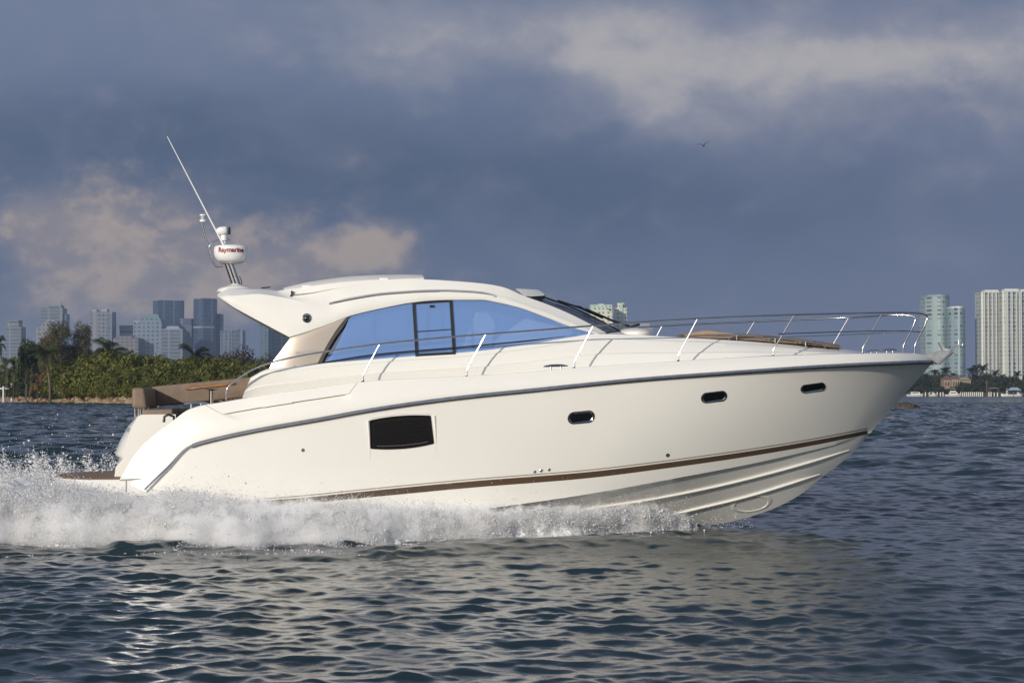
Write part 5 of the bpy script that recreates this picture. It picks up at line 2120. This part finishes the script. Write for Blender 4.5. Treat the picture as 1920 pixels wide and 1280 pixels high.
# moored boats
def moored(px0, px1, label, cabin, fly, Y=YS - 16, name="moored_boat", flip=1):
    o = empty(name, (ground_x((px0 + px1) / 2, Y), Y, 0)); tag(o, label, "boat")
    L_ = (px1 - px0) / FPX * Y
    mb_ = MB()
    P = []
    for k in np.linspace(-1, 1, 13):
        b_ = 1.6 * (1 - max(0, k) ** 2.2) + .02
        zs = 1.25 + .55 * max(0, k) ** 2
        P.append([(flip * k * L_ / 2, -b_, zs), (flip * (k - .08 * max(0, k)) * L_ / 2, -b_ * .8, .3), (flip * (k - .14 * max(0, k)) * L_ / 2, -b_ * .3, -.4),
                  (flip * (k - .14 * max(0, k)) * L_ / 2, b_ * .3, -.4), (flip * (k - .08 * max(0, k)) * L_ / 2, b_ * .8, .3), (flip * k * L_ / 2, b_, zs)])
    mb_.grid(np.array(P))
    mb_.grid(np.array([[p[0] for p in P], [p[5] for p in P]]))
    mb_.add(P[0], [tuple(range(6))])
    hull_ = mb_.build("hull", boat_white, o, angle=35, weld=True)
    mb_ = MB()
    x0, x1 = (-.25 * L_, .25 * L_) if cabin else (-.1 * L_, .05 * L_)
    x0, x1 = sorted((flip * x0, flip * x1))
    mb_.prism([(x0, -1.15, 1.2), (x1 + .8 * (flip > 0), -1.15, 1.2), (x1 - .3, -1.0, 2.7), (x0 + .2, -1.0, 2.7)], (0, 2.2, 0))
    c_ = mb_.build("cabin", boat_white, o, smooth=False)
    mb_ = MB(); mb_.box(((x0 + x1) / 2, -1.12, 2.15), ((x1 - x0) * .75, .14, .5)); mb_.build("window", dark_glass, c_, smooth=False)
    if fly:
        mb_ = MB(); mb_.box(((x0 + x1) / 2, 0, 2.95), ((x1 - x0) * .7, 2.0, .55), bev=.12); mb_.build("flybridge", boat_white, o, smooth=False)
        mb_ = MB()
        for sx_ in (-.25, .25):
            for sy in (-.8, .8):
                mb_.tube([((x0 + x1) / 2 + sx_ * (x1 - x0), sy, 3.1), ((x0 + x1) / 2 + sx_ * (x1 - x0), sy, 4.5)], .06, 6)
        mb_.build("top_frame", chrome, o)
        mb_ = MB(); mb_.box(((x0 + x1) / 2, 0, 4.55), ((x1 - x0) * .62, 2.0, .14)); mb_.build("sun_top", boat_white, o, smooth=False)


boat_white = mat("boat_white", (.68, .68, .65), .35, vary=(.6, .05))
moored(1700, 1731, "white cabin cruiser moored nearest the yacht's bow", True, False)
moored(1772, 1801, "white flybridge boat moored left of the white pilings", True, True)
moored(1876, 1898, "white open boat with tower beside the blue roofed shelter", False, True, flip=-1)
moored(1900, 1917, "small white boat under the blue roofed shelter", False, False)
moored(1742, 1757, "small white boat between the cruiser and the flybridge boat", False, False)

# ---- low land under the far towers, along the whole bay
mb = MB()
pf = np.linspace(-2600, 4600, 60)
rows_ = [[((p - 960) / FPX * 2700, 2700 + d, z) for p in pf] for d, z in ((-20, -1.2), (0, .6), (60, 1.6), (1900, 1.6), (2100, -1.0))]
mb.grid(np.array(rows_))
o = mb.build("far_shore", mat("far_shore_soil", (.09, .09, .07), .9, vary=(.02, .3)))
tag(o, "low land under the far towers", None, None, 'structure')
cl_ = [(((p - 960) / FPX * 2715, 2715 + random.uniform(-4, 10), random.uniform(3.5, 6)), (22, 6, random.uniform(4, 7.5))) for p in np.arange(-2400, 4500, 26)]
Vt, Ft = leaves(9000, cl_, 2.2, 77, .4)
tm_ = fast_mesh("far_treeline", Vt, Ft)
o = link_mesh("far_treeline", tm_, L_shore)
tag(o, "dark belt of trees along the far shore of the bay", None, None, 'stuff')

# ---- the bird
Yb = 170
mb = MB()
c = W(1319, 274, Yb)
u_ = Yb / FPX                                          # one unit of bearing in metres at the bird
path = [(-1.6, 2.4), (-.6, 1.2), (.5, .2), (1.3, -1.6)]
prof = []
mb.tube([(0, -.20, 0), (0, -.12, .01), (0, 0, .02), (0, .10, .02), (0, .16, .03), (0, .22, .028)], [.01, .035, .055, .045, .036, .006], 8)
for sg, tipz, midz in ((-1, .30, .24), (1, .34, .30)):
    pts = [(0, 0, .04), (.02 * sg + .04, .0, .0)]
    P = []
    for k, z, ch_ in ((0, .03, .20), (.25, .16, .19), (.45, .24, .17), (.75, .25, .11), (1.0, .22, .02)):
        xx = sg * k * .42
        P.append([(xx, ch_ * .5 - .04 * k, z - .006), (xx, -ch_ * .5 - .04 * k, z - .014), (xx, -.04 * k, z + .016)])
    mb.grid(np.array(P), closev=True)
bird = mb.build("gull", mat("dark_feathers", (.03, .032, .04), .8, vary=(6, .3)), angle=60)
bird.location = tuple(c)
bird.scale = (1.35, 1.2, 1.0)
bird.rotation_euler = (rad(6), rad(-9), rad(-22))
tag(bird, "dark seabird gliding high against the grey clouds", "bird")
# ================================================================== bow spray and wake
foam = bpy.data.materials.new("white_water")
foam.use_nodes = True
q = G(foam.node_tree)
b = foam.node_tree.nodes['Principled BSDF']
b.inputs['Base Color'].default_value = (.97, .973, .98, 1)
b.inputs['Roughness'].default_value = .7
b.inputs['Specular IOR Level'].default_value = .3
tl = q.new('ShaderNodeBsdfTranslucent'); tl.inputs['Color'].default_value = (.97, .973, .98, 1)
mx = q.new('ShaderNodeMixShader'); mx.inputs[0].default_value = .05
out_ = [n for n in foam.node_tree.nodes if n.type == 'OUTPUT_MATERIAL'][0]
pos = q.new('ShaderNodeNewGeometry').outputs['Position']
bn = q.new('ShaderNodeBump'); bn.inputs['Strength'].default_value = .9; bn.inputs['Distance'].default_value = .05
q.put(bn.inputs['Height'], q.noise(pos, 16, 8, .7))
q.put(b.inputs['Normal'], bn.outputs[0])
q.put(mx.inputs[1], b.outputs[0]); q.put(mx.inputs[2], tl.outputs[0]); q.put(out_.inputs[0], mx.outputs[0])

MIST_Z0, MIST_Z1, MIST_D = .90, .52, 12.0
rs_ = np.random.default_rng(17)
# envelope of the side sheet in boat coordinates: station, height of its crest, outer reach
SX = [(-1000, 985, 1036), (-600, 925, 1032), (-120, 892, 1030), (0, 894, 1028), (110, 912, 1027), (180, 930, 1026), (240, 940, 1026), (290, 928, 1027), (340, 932, 1028), (430, 945, 1027), (505, 956, 1026), (600, 957, 1024), (660, 948, 1022),
      (720, 956, 1020), (800, 961, 1013), (900, 968, 1011), (980, 963, 1009), (1060, 961, 1003), (1150, 957, 996), (1225, 955, 990), (1262, 968, 987), (1295, 982, 986)]
env = []
for px, pt, pb in SX:
    Yo = ZC * FPX / (pb - 735)
    xo = ground_x(px, Yo)
    s_o, t_o = boat_st(xo, Yo)
    tc_ = -2.35 if px < 1000 else -float(np.interp(px, [1000, 1315], [2.25, .9]))
    if px > 1000:
        t_o = min(t_o, -float(np.interp(px, [1000, 1150, 1235, 1315], [2.9, 1.8, 1.25, .55])))
        tc_ = max(tc_, t_o + .30)
    h = B(px, pt, min(tc_, t_o * .5 + tc_ * .5))[2]
    env.append((s_o, h, -t_o, -tc_))
env = np.array(env)
env = env[np.argsort(env[:, 0])]
cre = lambda s: np.interp(s, env[:, 0], env[:, 1])
reach = lambda s: np.interp(s, env[:, 0], env[:, 2]) + .55 * (fbm(np.stack([np.asarray(s) * 1.3, np.asarray(s) * 0 + 4, np.asarray(s) * 0], -1), 3) - .5)
inner_ = lambda s: np.interp(s, env[:, 0], env[:, 3])


def sheet_z(s, t):
    """height of the body of white water at a boat-space point (t negative = near side)"""
    a = -t
    i_, o_ = inner_(s), reach(s)
    k = np.clip((a - i_) / np.maximum(o_ - i_, .05), -1.0, 1.0)
    return cre(s) * np.where(k < 0, 1 - .35 * k * k, (1 - k ** 2.6) ** .60)


def boat_to_world(P):
    return np.array([0, YB, 0]) + P[..., :1] * ES + P[..., 1:2] * ET + np.concatenate([np.zeros_like(P[..., :2]), P[..., 2:]], -1)


Vs, Qs, Ts = [], [], []
nv = 0
# body of the side sheet
ns, nk = 820, 70
s_ = np.linspace(env[0, 0], env[-1, 0], ns)
k = np.linspace(-.55, 1.0, nk)
SS, KK = np.meshgrid(s_, k, indexing='ij')
i_, o_ = inner_(SS), reach(SS)
A = np.where(KK < 0, i_ + KK * 1.0, i_ + KK * (o_ - i_))
Zs = sheet_z(SS, -A) * .90
P3 = np.stack([SS * 1.6, A * 1.6, Zs * 1.6], -1)
rough_ = fbm(P3 * 1.0, 5) - .5
rough2 = fbm(P3 * 4.5 + 9, 4) - .5
edge = np.clip(Zs / .25, 0, 1)
Zs = Zs + edge * (rough_ * .38 + rough2 * .12) * np.clip(cre(SS), .2, 1.0) - .03
A = A + rough2 * .22 + (fbm(P3 * 1.3 + 31, 3) - .5) * .5 * np.clip(KK, 0, 1)
Pw = boat_to_world(np.stack([SS, -A, Zs], -1))
I = np.arange(ns * nk).reshape(ns, nk)
Vs.append(Pw.reshape(-1, 3)); Qs.append(np.stack([I[:-1, :-1], I[:-1, 1:], I[1:, 1:], I[1:, :-1]], -1).reshape(-1, 4)); nv += ns * nk
# churned wake behind the platform
sa = np.linspace(-20.5, -6.9, 340); ta = np.linspace(-2.8, 3.6, 170)
SS, TT_ = np.meshgrid(sa, ta, indexing='ij')


def wake_z(s, t):
    back = np.clip((-7.0 - s) / 1.0, 0, 1)
    h = .50 + .30 * np.exp(-((t - 1.7) / .9) ** 2) + .10 * np.exp(-((t + 2.2) / .8) ** 2)
    h *= np.clip((3.5 - t) / .9, 0, 1) * np.clip((s + 20.5) / 7.0, 0, 1)
    under = np.where(s > -8.6, .55, 1.0) + 0 * t
    return h * (.35 + .65 * back) * np.where(t > 1.6, 1.0, under)


Zw = wake_z(SS, TT_)
P3 = np.stack([SS, TT_, np.zeros_like(SS)], -1)
Zw = Zw + ((fbm(P3 * 1.5, 5) - .5) * .55 + (fbm(P3 * 6 + 5, 4) - .5) * .20) * np.clip(Zw / .3, 0, 1) - .03
Pw = boat_to_world(np.stack([SS, TT_, Zw], -1))
I = np.arange(Zw.size).reshape(Zw.shape) + nv
Vs.append(Pw.reshape(-1, 3)); Qs.append(np.stack([I[:-1, :-1], I[:-1, 1:], I[1:, 1:], I[1:, :-1]], -1).reshape(-1, 4)); nv += Zw.size

# droplets
def drops(P, r):
    """little octahedra"""
    global nv
    n = len(P)
    D = np.array([[1, 0, 0], [-1, 0, 0], [0, 1, 0], [0, -1, 0], [0, 0, 1], [0, 0, -1]], float)
    st = rs_.normal(0, .45, (n, 3))
    V = P[:, None, :] + D[None] * r[:, None, None] * np.exp(st)[:, None, :]
    T = np.array([[0, 2, 4], [2, 1, 4], [1, 3, 4], [3, 0, 4], [2, 0, 5], [1, 2, 5], [3, 1, 5], [0, 3, 5]])
    F_ = (T[None] + 6 * np.arange(n)[:, None, None] + nv).reshape(-1, 3)
    Vs.append(V.reshape(-1, 3)); Ts.append(F_); nv += 6 * n


def clump(P, f=2.2, lo=.42, hi=.66):
    return np.clip((fbm(P * f + 3.3, 4) - lo) / (hi - lo), 0, 1)


n = 230000
s = rs_.uniform(env[0, 0], env[-1, 0], n)
kk = rs_.uniform(-.25, 1.06, n)
a = inner_(s) + kk * (reach(s) - inner_(s))
zb = np.clip(sheet_z(s, -a), 0, None)
z = zb * rs_.uniform(.80, 1.02, n) + rs_.exponential(.05, n) * np.clip(cre(s), .2, 1)
P = np.stack([s, -a + rs_.normal(0, .05, n), z], -1)
acc_ = rs_.random(n) < (.12 + .88 * clump(P)) * np.clip(1.25 - (z - zb) / .55, 0.05, 1)
P = P[acc_]
drops(boat_to_world(P), np.clip(np.exp(rs_.normal(math.log(.0048), .5, len(P))), .003, .022))
# fine drops on the outer face
n = 560000
s = rs_.uniform(env[0, 0], env[-1, 0] - .2, n)
kk = np.clip(rs_.normal(.80, .22, n), .05, 1.1)
a = inner_(s) + kk * (reach(s) - inner_(s))
z = np.clip(sheet_z(s, -a), 0, None) * rs_.uniform(.85, 1.15, n) + rs_.exponential(.035, n)
P = np.stack([s, -a - rs_.exponential(.06, n), z], -1)
acc_ = rs_.random(n) < .05 + .95 * clump(P, 4.2, .44, .60)
P = P[acc_]
drops(boat_to_world(P), np.clip(np.exp(rs_.normal(math.log(.0034), .5, len(P))), .0016, .014))
# thin mist riding above the crest
n = 34000
s = rs_.uniform(env[0, 0], env[-1, 0] - .35, n)
a = inner_(s) + rs_.uniform(-.3, .7, n) * (reach(s) - inner_(s))
z = cre(s) * (1.0 - .25 * rs_.random(n)) + rs_.exponential(.07, n)
P = np.stack([s, -a, z], -1)
acc_ = rs_.random(n) < clump(P, 1.5, .48, .70)
P = P[acc_]
drops(boat_to_world(P), np.clip(np.exp(rs_.normal(math.log(.0045), .45, len(P))), .002, .014))
# wake
n = 190000
s = rs_.uniform(-19.5, -6.7, n); t = rs_.uniform(-3.2, 3.5, n)
zb = wake_z(s, t)
z = zb * rs_.uniform(.6, 1.1, n) + rs_.exponential(.10, n) + np.where((t > .8), rs_.exponential(.10, n), 0)
P = np.stack([s, t, z], -1)
acc_ = rs_.random(n) < .10 + .90 * clump(P, 1.7)
acc_ &= ~((s > -8.7) & (np.abs(t) < 1.85) & (z > .35))
P = P[acc_]
drops(boat_to_world(P), np.clip(np.exp(rs_.normal(math.log(.0055), .55, len(P))), .003, .03))
# torn jets standing up on the far quarter
for _ in range(70):
    s0 = rs_.uniform(-10.3, -7.2); t0 = rs_.uniform(1.6, 3.0)
    m_ = 130
    q_ = rs_.random(m_)
    hgt = rs_.uniform(.25, .70)
    P = np.stack([s0 + q_ * rs_.normal(-.15, .22) + rs_.normal(0, .045, m_), t0 + rs_.normal(0, .06, m_), .70 + q_ * hgt - .0 * q_ ** 2 + rs_.normal(0, .02, m_)], -1)
    drops(boat_to_world(P), np.clip(np.exp(rs_.normal(math.log(.011), .55, m_)) * (1.15 - .6 * q_), .003, .035))
# stray drops in the air
n = 2000
P = np.stack([rs_.uniform(-11, -6.8, n), rs_.uniform(.8, 3.4, n), .8 + rs_.exponential(.26, n)], -1)
drops(boat_to_world(P), np.clip(np.exp(rs_.normal(math.log(.0052), .5, n)), .003, .02))
n = 2500
s = rs_.uniform(-6, 4.2, n)
P = np.stack([s, -(2.2 + rs_.random(n) * .5) * np.interp(s, [-7, 1, 4.3], [1, 1, .62]), cre(s) + rs_.exponential(.14, n)], -1)
drops(boat_to_world(P), np.clip(np.exp(rs_.normal(math.log(.0045), .4, n)), .002, .012))
# froth on the water outside the sheet
n = 60000
s = rs_.uniform(env[0, 0], env[-1, 0], n)
a = reach(s) + rs_.exponential(.30, n) - .2
P = np.stack([s, -a, np.zeros(n)], -1)
acc_ = rs_.random(n) < clump(P * [1, 2.4, 1], 2.0, .47, .64) * np.clip((1.2 - s) / 2, .05, 1)
P = P[acc_]
Pw = boat_to_world(P)
zz, ox, oy = sea(Pw[:, 0], Pw[:, 1], np.full(len(Pw), .08))
Pw[:, 2] = zz + .012
drops(Pw, np.clip(np.exp(rs_.normal(math.log(.008), .5, len(Pw))), .003, .02))
sm = fast_mesh("spray", np.vstack(Vs), np.vstack(Qs), np.vstack(Ts))
sm.materials.append(foam)
sm.shade_smooth()
sp_o = bpy.data.objects.new("wake_spray", sm)
COL.objects.link(sp_o)
tag(sp_o, "white spray and churned wake thrown up along the yacht's side", "spray", None, 'stuff')

# fine mist hanging in the side sheet: a small cloud with its own soft density
print("ENV", np.round(env, 2).tolist())
ns = 220
s_ = np.linspace(env[0, 0], env[-1, 0], ns)
top_r = []
ks = np.linspace(-.45, 1.05, 14)
for kq in ks:
    i_, o_ = inner_(s_), reach(s_)
    a = np.where(kq < 0, i_ + kq, i_ + kq * (o_ - i_))
    zt = np.clip((sheet_z(s_, -a) * 1.35 + .12) * np.clip((env[-1, 0] - s_) / 1.0, 0, 1) ** .7, .02, None)
    top_r.append(np.stack([s_, -a, zt], -1))
bot_r = [r * [1, 1, 0] + [0, 0, -.06] for r in reversed(top_r)]
ringm = np.array(top_r + bot_r)
mb = MB()
mb.grid(ringm, closeu=True)
mb.add(ringm[:, 0], [tuple(range(len(ringm)))])
mb.add(ringm[:, -1], [tuple(reversed(range(len(ringm))))])
for j in range(len(mb.v)):
    mb.v[j] = boat_to_world(mb.v[j])
mist = bpy.data.materials.new("spray_mist")
mist.use_nodes = True
mist.node_tree.nodes.clear()
q = G(mist.node_tree)
pv = q.new('ShaderNodeVolumePrincipled')
pv.inputs['Color'].default_value = (.998, .998, .999, 1)
pv.inputs['Anisotropy'].default_value = -.3
pos = q.new('ShaderNodeNewGeometry').outputs['Position']
sx = q.new('ShaderNodeSeparateXYZ'); q.put(sx.inputs[0], pos)
sdist = q.add(q.mul(sx.outputs[0], ES[0]), q.mul(q.sub(sx.outputs[1], YB), ES[1]))
mr = q.new('ShaderNodeMapRange')
q.put(mr.inputs[0], sdist)
mr.inputs[1].default_value, mr.inputs[2].default_value = -7.5, 3.2
mr.inputs[3].default_value, mr.inputs[4].default_value = MIST_Z0, MIST_Z1
hf = q.div(sx.outputs[2], mr.outputs[0])
n1 = q.noise(pos, 3.6, 9, .74, .6)
n2 = q.noise(pos, 24.0, 5, .7, .4)
dn = q.sub(q.add(n1, q.mul(q.sub(n2, .5), .8)), q.m('MULTIPLY_ADD', q.m('POWER', q.m('MAXIMUM', hf, 0.0), 1.6), .36, .26))
q.put(pv.inputs['Density'], q.mul(q.mul(q.sstep(dn, 0.0, .22), MIST_D), q.sstep(sdist, float(env[-1, 0]), float(env[-1, 0]) - .8)))
ho = q.new('ShaderNodeOutputMaterial')
q.put(ho.inputs['Volume'], pv.outputs[0])
mist.cycles.volume_step_rate = .15
mo = mb.build("spray_mist", mist, smooth=False)
tag(mo, "fine white mist hanging in the bow spray", None, None, 'stuff')
# ================================================================== haze over the bay
hz = bpy.data.materials.new("haze_air")
hz.use_nodes = True
hz.node_tree.nodes.clear()
q = G(hz.node_tree)
pv = q.new('ShaderNodeVolumePrincipled')
pv.inputs['Color'].default_value = (.62, .76, 1.0, 1)
pv.inputs['Density'].default_value = 1.1e-4
pv.inputs['Anisotropy'].default_value = .35
ho = q.new('ShaderNodeOutputMaterial')
q.put(ho.inputs['Volume'], pv.outputs[0])
mb = MB()
mb.box((0, 0, 112), (13000, 13000, 230))
haze = mb.build("haze", hz, smooth=False)
tag(haze, "thin blue haze over the bay", None, None, 'stuff')
